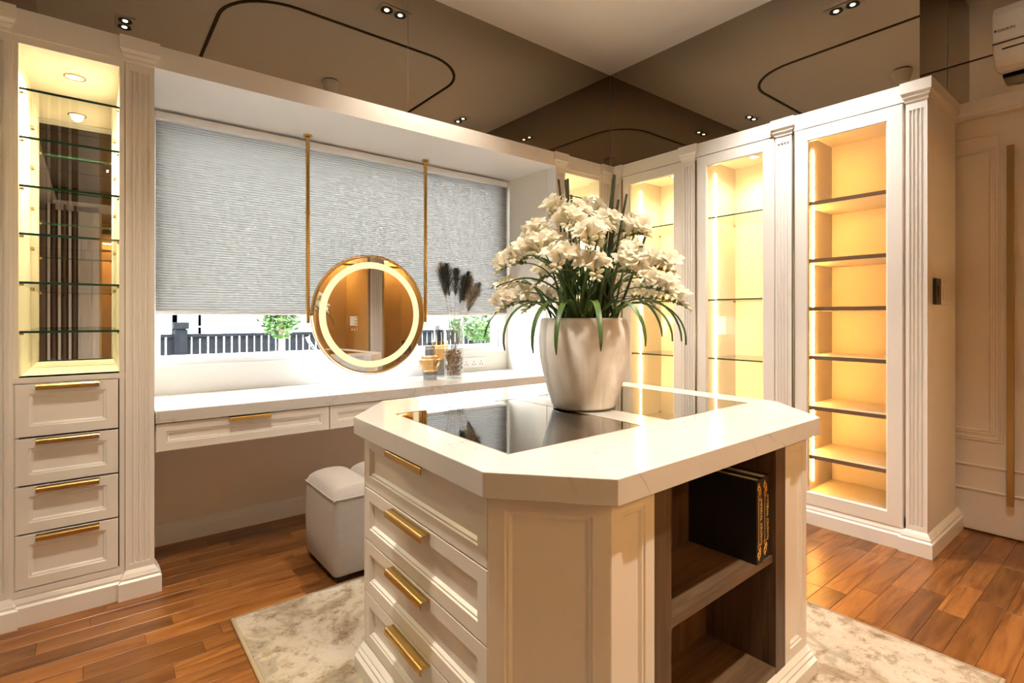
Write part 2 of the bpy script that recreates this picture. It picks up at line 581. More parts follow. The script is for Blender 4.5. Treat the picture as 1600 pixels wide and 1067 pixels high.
# dark inlay line: rounded square
def rrect(x0, x1, y0, y1, r, n=10):
    P = []
    for cx, cy, a0 in ((x1 - r, y1 - r, 0), (x0 + r, y1 - r, 90), (x0 + r, y0 + r, 180), (x1 - r, y0 + r, 270)):
        for k in range(n + 1):
            a = R(a0 + 90 * k / n)
            P.append((cx + r * math.cos(a), cy + r * math.sin(a)))
    return P
def ring_rr(mb, z0, z1, w, dims, r):
    x0, x1, y0, y1 = dims
    o = rrect(x0 - w, x1 + w, y0 - w, y1 + w, r + w)
    i = rrect(x0 + w, x1 - w, y0 + w, y1 - w, r - w)
    k = len(o)
    n = mb.pts([(x, y, z0) for x, y in o] + [(x, y, z0) for x, y in i] + [(x, y, z1) for x, y in o] + [(x, y, z1) for x, y in i])
    for j in range(k):
        j2 = (j + 1) % k
        mb.f += [(n + j, n + j2, n + k + j2, n + k + j), (n + 2 * k + j, n + 2 * k + j2, n + 3 * k + j2, n + 3 * k + j),
                 (n + j, n + j2, n + 2 * k + j2, n + 2 * k + j), (n + k + j, n + k + j2, n + 3 * k + j2, n + 3 * k + j)]
m = MB(); ring_rr(m, ZC - 0.006, ZC + 0.004, 0.011, (0.665, 2.435, -0.30, 2.285), 0.40)
il = m.build('inlay_strip', 'inlay_dark', ceiling); il['label'] = 'dark metal line set in the ceiling as a rounded square'

# back wall with window opening and bulkhead
WX0, WX1, WZ0, WZ1 = 0.27, 2.665, 0.958, 2.333
m = MB()
m.box(-1.5, WX0, YW, YW + .18, -0.1, ZC)
m.box(WX1, 4.2, YW, YW + .18, -0.1, ZC)
m.box(WX0, WX1, YW, YW + .18, -0.1, WZ0)
m.box(WX0, WX1, YW, YW + .18, WZ1, ZC)
m.box(-1.5, 4.2, YM + .006, YW, ZM, ZC)
wall_back = struct(m.build('wall_back', 'wall_paint'), 'white window wall behind the vanity')
m = MB()
m.box(XD, XD + .2, -1.3, YW, -0.1, ZC)
m.box(XM + .006, XD, .826, YM, ZM, ZC)
m.box(3.926, XD, -1.3, .826, ZM, ZC)
wall_right = struct(m.build('wall_right', 'cream_wall'), 'cream wall with the panelled door, right side')
m = MB()
m.box(-1.5, -1.35, -1.3, YW, -0.1, ZC)
m.box(-1.35, XL - .006, -1.3, YM, ZM, ZC)
wall_left = struct(m.build('wall_left', 'wall_paint'), 'white wall on the left outside the frame')
m = MB()
m.box(-1.5, 4.2, -1.4, -1.25, -0.1, ZC)
m.box(XL, 3.89, -1.25, YF - .056, ZM, ZC)
wall_front = struct(m.build('wall_front', 'wall_paint'), 'wall behind the camera')
# bronze mirror panels
def mpanel(parent, x0, x1, y0, y1, z0=ZM, z1=ZC - .001):
    MB().box(x0, x1, y0, y1, z0, z1).build('mirror_panel', 'bronze_mirror', parent)['label'] = 'bronze tinted mirror panel above the cabinets'
mpanel(wall_back, XL, 1.5195, YM, YM + .006)
mpanel(wall_back, 1.5215, XM, YM, YM + .006)
mpanel(wall_right, XM, XM + .006, .82, YM - .001)
mpanel(wall_right, XM + .0062, 3.919, .82, .826)
mpanel(wall_right, 3.92, 3.926, YF - .05, .819)
mpanel(wall_left, XL - .006, XL, YF - .05, YM - .001)
mpanel(wall_front, XL, 1.555, YF - .056, YF - .05)
mpanel(wall_front, 1.557, 3.889, YF - .056, YF - .05)

# niche soffit and under-counter panel
m = MB()
m.box(0.226, 2.683, YB + .0205, YW, 2.338, 2.40)
m.box(0.226, 2.686, YB, YB + .02, 2.338, ZT)
m.box(0.226, 2.686, YB + .0205, YM + .02, ZT - .02, ZT - .001)
soffit = struct(m.build('trim_1', 'white_paint'), 'white frieze and soffit above the window niche')
m = MB()
m.box(0.226, 2.683, 3.385, YW, 0, 0.745)
wp = struct(m.build('trim_2', 'cream_wall'), 'plain panel under the vanity')
m = MB(Frame((0, 3.385), (1, 0), (0, -1)))
m.box(0.226, 2.683, 0, .075, 0, .016)
m.box(0.226, 2.683, .075, .087, 0, .012)
m.box(0.226, 2.683, .087, .10, 0, .007)
m.box(0.226, 2.683, .10, .112, 0, .004)
struct(m.build('baseboard_back', 'white_paint'), 'white stepped skirting under the vanity')

# ------------------------------------------------------------------ shared joinery builders
def pilaster(root, fr, a0, a1, nfl=4, name='pilaster', side=0.0, depth=0.10):
    """a0..a1: shaft edges"""
    g = 0.007
    m = MB(fr)
    m.box(a0, a1, 0.11, 2.345, -depth, -g)
    w = a1 - a0
    ed = 0.016
    fw = (w - 2 * ed) / (2 * nfl - 1)
    z0, z1 = 0.142, 2.297
    m.box(a0, a1, 0.11, z0, -g, 0); m.box(a0, a1, z1, 2.345, -g, 0)
    m.box(a0, a0 + ed, z0, z1, -g, 0); m.box(a1 - ed, a1, z0, z1, -g, 0)
    for k in range(nfl - 1):
        s = a0 + ed + fw * (2 * k + 1)
        # rib with eased edges
        e = fw * .22
        m.loft([[(s, z0, -g), (s + fw, z0, -g), (s + fw - e, z0, 0), (s + e, z0, 0)], [(s, z1, -g), (s + fw, z1, -g), (s + fw - e, z1, 0), (s + e, z1, 0)]])
    sh = m.build(name + '_shaft', 'white_paint', root)
    m = MB(fr)
    d = -depth
    m.frust(a0, a1, d, 2.334, 0.000, 2.340, 0.005)
    m.frust(a0, a1, d, 2.340, 0.005, 2.350, 0.005)
    m.frust(a0, a1, d, 2.350, 0.004, 2.362, 0.011)
    m.frust(a0, a1, d, 2.362, 0.013, 2.371, 0.013)
    m.frust(a0, a1, d, 2.371, 0.013, 2.384, 0.021)
    m.frust(a0, a1, d, 2.384, 0.021, ZT, 0.021)
    m.build(name + '_capital', 'white_paint', root)
    m = MB(fr)
    m.frust(a0, a1, d, 0.0, 0.026, 0.072, 0.026)
    m.frust(a0, a1, d, 0.072, 0.026, 0.080, 0.018)
    m.frust(a0, a1, d, 0.080, 0.018, 0.090, 0.018)
    m.frust(a0, a1, d, 0.090, 0.016, 0.104, 0.010)
    m.frust(a0, a1, d, 0.104, 0.010, 0.118, 0.000)
    m.build(name + '_base', 'white_paint', root)
def plinth(root, fr, a0, a1, depth=0.08):
    m = MB(fr)
    def prof(a): return [(a, 0, -depth), (a, 0, 0.010), (a, .072, 0.010), (a, .080, 0.002), (a, .090, 0.002), (a, .104, -.004), (a, .112, -.010), (a, .112, -depth)]
    m.loft([prof(a0), prof(a1)])
    m.build('plinth', 'white_paint', root)
def pull(root_part, fr, a0, a1, b, out=0.030, drop=0.012, mat='brass', c0=0.0):
    """edge pull: flat lip that curls down"""
    m = MB(fr)
    t = 0.003
    P = [(c0 - .004, b), (c0 + out * .72, b)]
    for k in range(5):
        an = R(90 - 90 * k / 4)
        P.append((c0 + out * .72 + out * .28 * math.cos(an), b - out * .28 + out * .28 * math.sin(an)))
    P.append((c0 + out, b - drop - out * .28))
    Q = [(c0 + out - t, b - drop - out * .28)]
    for k in range(5):
        an = R(90 * k / 4)
        Q.append((c0 + out * .72 + (out * .28 - t) * math.cos(an), b - out * .28 + (out * .28 - t) * math.sin(an)))
    Q += [(c0 - .004, b - t)]
    prof = P + Q
    m.loft([[(a0, bb, cc) for cc, bb in prof], [(a1, bb, cc) for cc, bb in prof]])
    return m.build('handle', mat, root_part)
def drawer(root, fr, a0, a1, b0, b1, w=0.036, hl=None, hb=None, name='drawer', t=0.02, c=0.0, out=.03, mat='white_paint', g=.0016):
    m = MB(fr)
    m.panel(a0 + g, a1 - g, b0 + g, b1 - g, t, w, c=c)
    d = m.build(name, mat, root)
    if hl: pull(d, fr, hl[0], hl[1], hb if hb is not None else b1 - .004, c0=c, out=out)
    return d

def glass_shelf(root, x0, x1, y0, y1, z, front):
    """clear shelf with a dark green front edge; front: 'y' or 'x' side facing the room"""
    t = 0.009
    m = MB()
    if front == 'y': m.box(x0, x1, y0 + .0015, y1, z - t, z)
    else: m.box(x0 + .0015, x1, y0, y1, z - t, z)
    s = m.build('shelf', 'clear_glass', root)
    e = MB()
    if front == 'y': e.box(x0, x1, y0, y0 + .0014, z - t, z)
    else: e.box(x0, x0 + .0014, y0, y1, z - t, z)
    e.build('shelf_edge', 'glass_edge', s)
    for (px, py) in ((x0, y0 + .03), (x1, y0 + .03), (x0, y1 - .02), (x1, y1 - .02)) if front == 'y' else ((x0 + .03, y0), (x0 + .03, y1), (x1 - .02, y0), (x1 - .02, y1)):
        MB().box(px - .011, px + .011, py - .007, py + .007, z - t - .007, z - t).build('shelf_pin', 'brass', s)
    return s
def puck(root, x, y, z, watts=None, col=WARM):
    m = MB()
    n = 24
    def rg(r, zz): return [(x + r * math.cos(2 * math.pi * j / n), y + r * math.sin(2 * math.pi * j / n), zz) for j in range(n)]
    m.loft([rg(.040, z), rg(.040, z - .004), rg(.034, z - .005), rg(.033, z - .002)], False, False)
    p = m.build('puck_light', 'brass', root)
    m = MB(); m.loft([rg(.033, z - .002), rg(.018, z - .0005)], True, True)
    m.build('puck_lens', 'puck_glow', p)
    spot('puck_lamp', root, (x, y, z - .012), (x, y, 0), watts or L_PUCK, col, 150, 1.0, .025)

# ------------------------------------------------------------------ left display cabinet
lc = thing('display_cabinet', (-0.07, YB, 0), 'white display cabinet with glass shelves over four drawers, left of the window', 'cabinet')
X0, X1 = -0.237, 0.099
plinth(lc, BK, X0 - .01, X1 + .02)
m = MB()
m.box(-0.262, -0.2225, YB + .012, YW, 0.1, 2.34)     # left side
m.box(0.104, 0.226, YB + .10, YW, 0.0, 2.43)        # right side wall (niche reveal)
m.box(-0.262, 0.226, YB + .11, YW, 2.312, 2.33)    # inner ceiling
m.box(-0.262, 0.226, YB + .012, 3.40, 0.955, 0.979)    # deck
m.box(-0.262, 0.104, 3.405, YW, 0.95, 2.33)
m.build('carcass', 'interior_cream', lc)
m = MB(BK)
m.box(X1, .117, .1, 2.345, -.11, -.006)
m.box(-.255, X0, .1, 2.345, -.11, -.006)
m.box(X0, X1, 2.308, 2.34, -.11, -.010)
m.box(X0 - .02, X1 + .02, 2.338, ZT, -.09, 0)
m.box(X0, X1, .958, .979, -.11, -.006)
m.box(X0, X1, .112, .138, -.09, -.004)
m.build('face_frame', 'white_paint', lc)
m = MB(BK); m.box(X0, X1, .13, .96, -.10, -.022); m.build('drawer_gap', 'gap_dark', lc)
MB().box(-0.2225, 0.104, 3.399, 3.404, 0.98, 2.311).build('mirror_back', 'silver_mirror', lc)
zz = [0.957, 0.740, 0.548, 0.356, 0.138]
for k in range(4):
    drawer(lc, BK, X0 + .001, X1 - .001, zz[k + 1], zz[k], 0.040, (-0.170, 0.030), zz[k] - .005, c=-.004, g=.0036)
pilaster(lc, BK, 0.119, 0.224)
pilaster(lc, BK, -0.345, -0.248)
for z in (2.138, 1.945, 1.751, 1.559, 1.364, 1.166):
    glass_shelf(lc, -0.221, 0.103, YB + .022, 3.394, z, 'y')
puck(lc, -0.055, 3.11, 2.312, 68.0, (1.0, 0.79, 0.46))

# ------------------------------------------------------------------ narrow display cabinet in the far corner
nc = thing('display_cabinet', (3.0, YB, 0), 'narrow white display cabinet in the far corner, half hidden by the flowers', 'cabinet')
pilaster(nc, BK, 2.688, 2.783, 4)
pilaster(nc, BK, 3.196, 3.30, 4)
plinth(nc, BK, 2.78, 3.20)
m = MB()
m.box(2.683, 2.72, YB + .10, YW, 0, 2.43)
m.box(3.225, 3.26, YB + .012, YW, 0.1, 2.34)
m.box(2.72, 3.25, YB + .11, YW, 2.312, 2.33)
m.box(2.72, 3.25, YB + .012, YW, .955, .979)
m.box(2.72, 3.25, 3.40, YW, .95, 2.33)
m.build('carcass', 'interior_cream', nc)
m = MB(BK)
m.box(2.77, 2.788, .1, 2.345, -.11, -.006); m.box(3.166, 3.2, .1, 2.345, -.11, -.006)
m.box(2.788, 3.166, 2.310, 2.34, -.11, -.010); m.box(2.76, 3.22, 2.338, ZT, -.09, 0)
m.box(2.788, 3.166, .958, .979, -.11, -.006)
m.build('face_frame', 'white_paint', nc)
zz = [0.957, 0.740, 0.548, 0.356, 0.118]
for k in range(4):
    drawer(nc, BK, 2.79, 3.164, zz[k + 1], zz[k], 0.040, (2.88, 3.08), zz[k] - .004, c=-.004)
for z in (2.152, 1.95, 1.75, 1.56, 1.364, 1.166):
    glass_shelf(nc, 2.722, 3.223, YB + .022, 3.394, z, 'y')
puck(nc, 2.98, 3.11, 2.312, 66.0, (1.0, 0.78, 0.46))

# ------------------------------------------------------------------ right wall: three lit cabinets with glass doors
bays = [(2.751, 2.201, 2.201, 2.098), (2.090, 1.545, 1.540, 1.442), (1.430, 0.879, 0.868, 0.776)]
labels = ['white glass-door cabinet with glass shelves, furthest of three, behind the flowers',
          'white glass-door cabinet with glass shelves, middle of the three lit cabinets',
          'tall white glass-door cabinet with dark-edged wooden shelves, nearest the panelled door']
for k, (yl, yr, pl_, pr) in enumerate(bays):
    a0, a1 = -yl, -yr
    cb = thing('display_cabinet', (XR, (yl + yr) / 2, 0), labels[k], 'cabinet', 'lit cabinets with glass doors')
    plinth(cb, RT, a0 - .005, a1 + .01)
    xb = 3.785
    xi = XR + .03
    yA, yB_ = yr + .022, yl - .045      # interior side faces (near, far)
    if k == 2: yA = yr + .02
    m = MB()
    m.box(xi, 3.88, yB_, yl + .004, 0.0, 2.42)      # far side
    m.box(xi, 3.88, yr - .012 if k < 2 else yr - .01, yA, 0.0, 2.42)
    m.box(xi, 3.88, yr - .01, yl + .004, 2.33, 2.42)
    m.box(xi, 3.88, yr - .01, yl + .004, 0.0, 0.165)
    m.box(xb, 3.88, yr - .01, yl + .004, 0.0, 2.42)
    m.build('carcass', 'interior_cream', cb)
    m = MB(RT)
    m.box(a0 - (.02 if k == 0 else .003), a1 + .02, 2.348, ZT, -.09, 0)
    m.build('frieze', 'white_paint', cb)
    # door: frame ring with pane and brass edge pull
    m = MB(RT)
    d0, d1, e0, e1 = a0 + .004, a1 - .002, .113, 2.343
    def rc(i, c): return [(d0 + i, e0 + i, c), (d1 - i, e0 + i, c), (d1 - i, e1 - i, c), (d0 + i, e1 - i, c)]
    s = .071
    m.loft([rc(s + .004, -.024), rc(0, -.024), rc(0, -.003), rc(.002, -.001), rc(s - .002, -.001), rc(s + .004, -.006), rc(s + .004, -.024)], False, False)
    door = m.build('door', 'white_paint', cb)
    m = MB(RT); m.box(d0 + s, d1 - s, e0 + s, e1 - s, -.018, -.014); m.build('pane', 'door_glass', door)
    m = MB(RT); m.box(d0 - .006, d0 - .001, e0 + .05, e1 - .02, -.03, .004); m.build('handle', 'brass', door)
    pilaster(cb, RT, -pl_, -pr, 4, depth=.10)
    if k == 0: pilaster(cb, RT, -2.858, -2.764, 4, depth=.06)
    # LED strip on the far side wall
    xs = 3.49 + .02 * (k < 2)
    m = MB(); m.box(xs - .003, xs + .003, yB_ - .006, yB_ - .0005, .215, 2.25)
    m.build('led_strip', 'led_strip_amber' if k == 2 else 'led_strip', cb)
    if k == 2:
        for z in (1.911, 1.569, 1.282, .992, .692, .399):
            m = MB(); m.box(xi + .006, xb - .012, yA + .001, yB_ - .001, z - .022, z)
            sh = m.build('shelf', 'interior_cream', cb)
            m = MB(); m.box(xi + .003, xi + .0058, yA + .001, yB_ - .001, z - .022, z)
            m.build('shelf_edge', 'shelf_edge', sh)
    else:
        for z in (1.915, 1.346, .941, .54):
            glass_shelf(cb, xi + .005, xb - .002, yA + .001, yB_ - .001, z, 'x')
        puck(cb, 3.58, 1.80 if k == 1 else 2.43, 2.33, 14.0, (1.0, .74, .40))
    if k == 2:
        # finished end panel with cornice and skirting returns
        E_ = Frame((0, 0.776), (1, 0), (0, -1))
        m = MB(E_)
        m.box(XR + .101, 3.885, 0.0, 2.43, -.075, 0)
        m.build('end_panel', 'white_paint', cb)
        m = MB(E_)
        def cor(a): return [(a, 2.334, -.02), (a, 2.336, .001), (a, 2.350, .005), (a, 2.362, .012), (a, 2.372, .013), (a, 2.384, .021), (a, ZT, .021), (a, ZT, -.02)]
        m.loft([cor(XR + .1005), cor(3.88)])
        m.build('end_cornice', 'white_paint', cb)
        m = MB(E_)
        def bas(a): return [(a, 0, -.02), (a, 0, .026), (a, .072, .026), (a, .080, .018), (a, .090, .018), (a, .104, .010), (a, .118, 0), (a, .118, -.02)]
        m.loft([bas(XR + .1005), bas(3.94)])
        m.build('end_plinth', 'white_paint', cb)
        MB().box(XR + .02, 3.90, .757, 1.43, ZT - .012, ZT - .002).build('top_board', 'white_paint', cb)

# ------------------------------------------------------------------ left wall cabinet (outside the frame, seen in reflections)
m = MB()
m.box(-.84, -.285, 2.0, 2.82, 0, 2.43)
b_ = MB(Frame((-.285, 0), (0, 1), (1, 0)))
b_.panel(2.02, 2.80, .12, 2.34, .02, .07)
lw = thing('tall_cabinet', (-.56, 2.4, 0), 'tall white cabinet against the left wall, just outside the frame', 'cabinet')
m.build('carcass', 'white_paint', lw)
b_.build('door', 'white_paint', lw)

# ------------------------------------------------------------------ open wardrobe behind the camera (seen in the mirrors)
fwd = thing('open_wardrobe', (1.6, YF, 0), 'warm lit open wardrobe with hanging rail, seen in the round mirror', 'wardrobe')
FR = Frame((0, YF), (1, 0), (0, 1))
m = MB()
m.box(-.3, 4.0, -1.24, -1.20, 0, 2.43)
m.build('back_panel', 'wardrobe_panel', fwd)
for xx in (0.085, 0.82, 1.56, 2.30, 3.03, 3.26, 3.93):
    MB().box(xx - .01, xx + .012, -1.20, YF - .01, 0, 2.43).build('side_panel', 'wardrobe_panel', fwd)
for (xa, xb2) in ((.1, .81), (.835, 1.55), (1.575, 2.29), (2.315, 3.02), (3.275, 3.92)):
    MB().box(xa, xb2, -1.20, YF - .02, 2.10, 2.125).build('shelf', 'wardrobe_panel', fwd)
    MB().box(xa, xb2, -1.20, YF - .02, 0.08, 0.11).build('shelf', 'wardrobe_panel', fwd)
    m = MB(); m.tube([(xa, -.80, 1.98), (xb2, -.80, 1.98)], .014, 10); m.build('hanging_rail', 'brass_dark', fwd)
    MB().box(xa + .02, xb2 - .02, -1.12, -1.10, 2.092, 2.0985).build('led_strip', 'led_front', fwd)
MB().box(-.3, 4.0, -1.2, YF - .02, 2.34, 2.43).build('top_panel', 'white_paint', fwd)
MB().box(-.3, 3.3, YF - .04, YF, 2.34, 2.44).build('frieze', 'white_paint', fwd)
for (p0, p1) in ((-.10, .075), (3.06, 3.24)):
    m = MB(FR)
    m.box(p0, p1, 0, 2.40, -.06, 0)
    for q in range(4):
        s_ = p0 + .03 + q * (p1 - p0 - .06) / 4
        m.box(s_, s_ + .016, .15, 2.3, 0, .008)
    m.build('pilaster', 'white_paint', fwd)
for q in range(6):
    MB().box(-.345 + q * .042, -.345 + q * .042 + .022, YF - .05, YF, 0, 2.4).build('slat', 'slat_bronze' if q % 2 else 'white_paint', fwd)
MB().box(-.36, -.10, YF - .08, YF - .05, 0, 2.4).build('slat_backing', 'slat_bronze', fwd)

# ------------------------------------------------------------------ window, blind
win = MB()
def ringbox(mb, x0, x1, z0, z1, w, y0, y1):
    mb.box(x0, x1, y0, y1, z0, z0 + w[0]); mb.box(x0, x1, y0, y1, z1 - w[1], z1)
    mb.box(x0, x0 + w[2], y0, y1, z0 + w[0], z1 - w[1]); mb.box(x1 - w[3], x1, y0, y1, z0 + w[0], z1 - w[1])
ringbox(win, WX0, WX1, WZ0, WZ1, (.030, .03, .018, .05), YW + .0, YW + .10)
ringbox(win, WX0 + .018, WX1 - .05, WZ0 + .030, WZ1 - .03, (.020, .02, .012, .045), YW + .03, YW + .08)
w1 = struct(win.build('window_1', 'window_white', bevel=.002), 'white framed window behind the grey blind')
MB().box(WX0 + .03, WX1 - .095, YW + .05, YW + .056, WZ0 + .05, WZ1 - .05).build('pane', 'window_glass', w1)
MB().box(WX0 - .0, WX1 + .0, YW - .012, YW + .02, WZ0 - .012, WZ0 + .002).build('window_sill', 'window_white', w1)

bl = thing('pleated_blind', (1.465, 3.40, 1.24), 'grey pleated blind pulled down over most of the window', 'blind')
m = MB(); m.box(WX0 - .0, WX1 - .003, 3.375, 3.418, 2.283, 2.322); m.build('headrail', 'window_white', bl, bevel=.003)
m = MB(); m.box(WX0 + .004, WX1 - .006, 3.385, 3.415, 1.236, 1.256); m.build('bottom_rail', 'window_white', bl, bevel=.003)
NP = 74
za, zb = 1.256, 2.283
pts = []
for k in range(NP + 1):
    z = za + (zb - za) * k / NP
    pts.append((3.407, z))
    if k < NP:
        dz = (zb - za) / NP
        pts.append((3.3955, z + dz * .30)); pts.append((3.3935, z + dz * .5)); pts.append((3.3955, z + dz * .72))
m = MB()
n0 = m.pts([(WX0 + .004, y, z) for y, z in pts] + [(WX1 - .006, y, z) for y, z in pts])
K = len(pts)
for j in range(K - 1): m.f.append((n0 + j, n0 + j + 1, n0 + K + j + 1, n0 + K + j))
pf = m.build('pleats', 'blind_fabric', bl)
pf['kind'] = 'stuff'

# ------------------------------------------------------------------ vanity
va = thing('vanity_desk', (1.45, 3.1, 0.6), 'long white vanity counter with shallow drawers below the window', 'vanity')
MB().box(0.2275, 2.682, YB - .012, YW - .001, .745, .80).build('countertop', 'quartz', va, bevel=.002)
m = MB()
m.box(.2275, 2.682, YB + .018, 3.38, .612, .735)
m.build('carcass', 'white_paint', va)
MB().box(.2275, 2.682, YB + .006, YB + .02, .735, .745).build('shadow_gap', 'gap_dark', va)
for (xa, xb2, h0, h1) in ((.2285, 1.009, .521, .709), (1.011, 1.845, 1.33, 1.52), (1.847, 2.681, 2.17, 2.36)):
    drawer(va, BK, xa, xb2, .614, .742, .036, (h0, h1), .741, c=0.0, out=.026)

# sockets on the wall above the counter
so = thing('power_socket', (2.35, YW, .87), 'white triple power socket low on the wall behind the tall vase', 'socket')
SF = Frame((0, YW), (1, 0), (0, -1))
m = MB(SF); m.box(2.235, 2.455, .826, .908, 0, .009); m.build('plate', 'white_plastic', so, bevel=.002)
for q in range(3):
    xc = 2.275 + q * .07
    m = MB(SF)
    for (dx, dz) in ((0, .012), (-.011, -.008), (.011, -.008)):
        m.box(xc + dx - .0035, xc + dx + .0035, .862 + dz - .004, .862 + dz + .004, .009, .0096)
    m.build('socket_holes', 'black_plastic', so)

# ------------------------------------------------------------------ hanging round mirror
MX, MY, MZ, MR = 1.449, 3.300, 1.238, 0.385
vm = thing('vanity_mirror', (MX, MY, .855), 'round brass-rimmed vanity mirror with glowing ring hung on two brass rods', 'mirror')
def disc_ring(mb, r0, r1, y0, y1, n=96, cx=MX, cz=MZ):
    rings = []
    for j in range(n):
        a = 2 * math.pi * j / n
        c_, s_ = math.cos(a), math.sin(a)
        rings.append([(cx + r0 * c_, y0, cz + r0 * s_), (cx + r1 * c_, y0, cz + r1 * s_), (cx + r1 * c_, y1, cz + r1 * s_), (cx + r0 * c_, y1, cz + r0 * s_)])
    rings.append(rings[0])
    mb.loft(rings, False, False)
m = MB(); disc_ring(m, MR - .010, MR, MY - .022, MY + .016); m.build('rim', 'brass', vm, bevel=.003)
m = MB()
m.loft([[(MX + (MR - .010) * math.cos(2 * math.pi * j / 96), yy, MZ + (MR - .010) * math.sin(2 * math.pi * j / 96)) for j in range(96)] for yy in (MY - .012, MY + .012)])
m.build('mirror_glass', 'silver_mirror', vm)
m = MB(); disc_ring(m, .304, .346, MY - .0135, MY - .0122); m.build('light_ring', 'ring_glow', vm)
m = MB(); disc_ring(m, .3885, .3950, MY - .004, MY + .004); m.build('outer_hoop', 'brass', vm)
m = MB(); rb = []
for j in range(41):
    a = R(205 + 130 * j / 40)
    rb.append([(MX + r_ * math.cos(a), yy, MZ + r_ * math.sin(a)) for r_, yy in ((.335, MY + .0125), (.36, MY + .0125), (.36, MY + .0155), (.335, MY + .0155))])
m.loft(rb); m.build('back_light', 'back_glow', vm)
for sx in (-1, 1):
    xr_ = MX + sx * .408
    m = MB(); m.tube([(xr_, MY + .005, 1.185), (xr_, MY + .005, 2.338)], .012, 16); rd = m.build('rod', 'brass', vm, smooth=True, autos=True)
    m = MB(); m.lathe([(.026, 2.326), (.026, 2.3375)], xr_, MY + .005, 0, 24); m.build('ceiling_rose', 'brass', rd)
    m = MB(); m.lathe([(.0145, 1.86), (.0145, 1.875)], xr_, MY + .005, 0, 16); m.build('coupling', 'brass', rd)
    m = MB(); m.tube([(MX + sx * .385, MY, MZ), (xr_, MY + .004, MZ)], .008, 10); m.build('pivot', 'brass', rd)
# sticker on the glass: white square mark with dark hill shapes, letters below
m = MB()
LX, LZ, LY = 1.300, 1.228, MY - .0130
m.box(LX, LX + .050, LY - .0004, LY, LZ - .060, LZ)
st = m.build('sticker', 'white_plastic', vm)
m = MB()
for (zz_, ax) in ((LZ - .010, .030), (LZ - .028, .024), (LZ - .046, .020)):
    m.loft([[(LX + .050, LY - .0008, zz_ + .006), (LX + ax, LY - .0008, zz_ - .002), (LX + .050, LY - .0008, zz_ - .010)],
            [(LX + .050, LY - .0004, zz_ + .006), (LX + ax, LY - .0004, zz_ - .002), (LX + .050, LY - .0004, zz_ - .010)]])
m.build('sticker_mark', 'wardrobe_panel', st)

def text(name, s, size, mat, parent, mw, extrude=.0004, align='CENTER', space=1.0):
    cu = bpy.data.curves.new(name, 'FONT')
    cu.body = s; cu.size = size; cu.extrude = extrude; cu.align_x = align; cu.align_y = 'CENTER'
    cu.space_character = space
    cu.materials.append(MATS[mat])
    tmp = bpy.data.objects.new(name, cu)
    C.objects.link(tmp)
    bpy.context.view_layer.update()
    me = bpy.data.meshes.new_from_object(tmp.evaluated_get(bpy.context.evaluated_depsgraph_get()))
    bpy.data.objects.remove(tmp)
    me.materials.clear()
    me.materials.append(MATS[mat])
    o = bpy.data.objects.new(name, me)
    C.objects.link(o)
    o.parent = parent
    o.matrix_local = Matrix.Translation(-ORG[parent.name]) @ mw
    return o
text('lettering', 'A L I', .022, 'white_plastic', vm, Matrix.Translation((LX + .028, LY - .0003, LZ - .085)) @ Matrix.Rotation(R(90), 4, 'X'))

# ------------------------------------------------------------------ island
IO = Vector((.6663, .7222)); IX = Vector((.9998, .0192)); IY = Vector((.0384, .9993))
def IF(p, q, z):
    v = IO + IX * p + IY * q
    return (v.x, v.y, z)
def iw(p, q): 
    v = IO + IX * p + IY * q
    return v
isl = thing('island', IF(.75, .645, 0), 'white kitchen-style dressing island with quartz top, drawers and dark open shelves', 'island')
isl['label'] = 'white dressing island with clipped corners, quartz top, brass-handled drawers and dark open shelves'
TOP = [(.0, .226), (.200, .0), (1.275, .0), (1.502, .252), (1.502, 1.03), (1.28, 1.29), (.221, 1.29), (.0, 1.030)]
HOLES = [(.135, .680, .306, .984), (.818, 1.366, .306, .984)]
# countertop with two openings
bm = bmesh.new()
def loopedges(P, z):
    vs = [bm.verts.new(IF(p, q, z)) for p, q in P]
    return vs, [bm.edges.new((vs[i], vs[(i + 1) % len(vs)])) for i in range(len(vs))]
allv = []
for z in (.88, .822):
    ed = []
    loops = []
    vs, e = loopedges(TOP, z); ed += e; loops.append(vs)
    for (p0, p1, q0, q1) in HOLES:
        vs, e = loopedges([(p0, q0), (p1, q0), (p1, q1), (p0, q1)], z); ed += e; loops.append(vs)
    bmesh.ops.triangle_fill(bm, use_beauty=True, use_dissolve=False, edges=ed)
    allv.append(loops)
for la, lb in zip(*allv):
    k = len(la)
    for i in range(k):
        bm.faces.new((la[i], la[(i + 1) % k], lb[(i + 1) % k], lb[i]))
bmesh.ops.recalc_face_normals(bm, faces=bm.faces)
o0 = ORG[isl.name]
bmesh.ops.translate(bm, verts=bm.verts, vec=-o0)
me = bpy.data.meshes.new('countertop'); bm.to_mesh(me); bm.free()
me.materials.append(MATS['quartz'])
ct = bpy.data.objects.new('countertop', me); C.objects.link(ct); ct.parent = isl; ORG[ct.name] = o0
bv = ct.modifiers.new('bevel', 'BEVEL'); bv.width = .0018; bv.segments = 2; bv.limit_method = 'ANGLE'; bv.angle_limit = R(30)
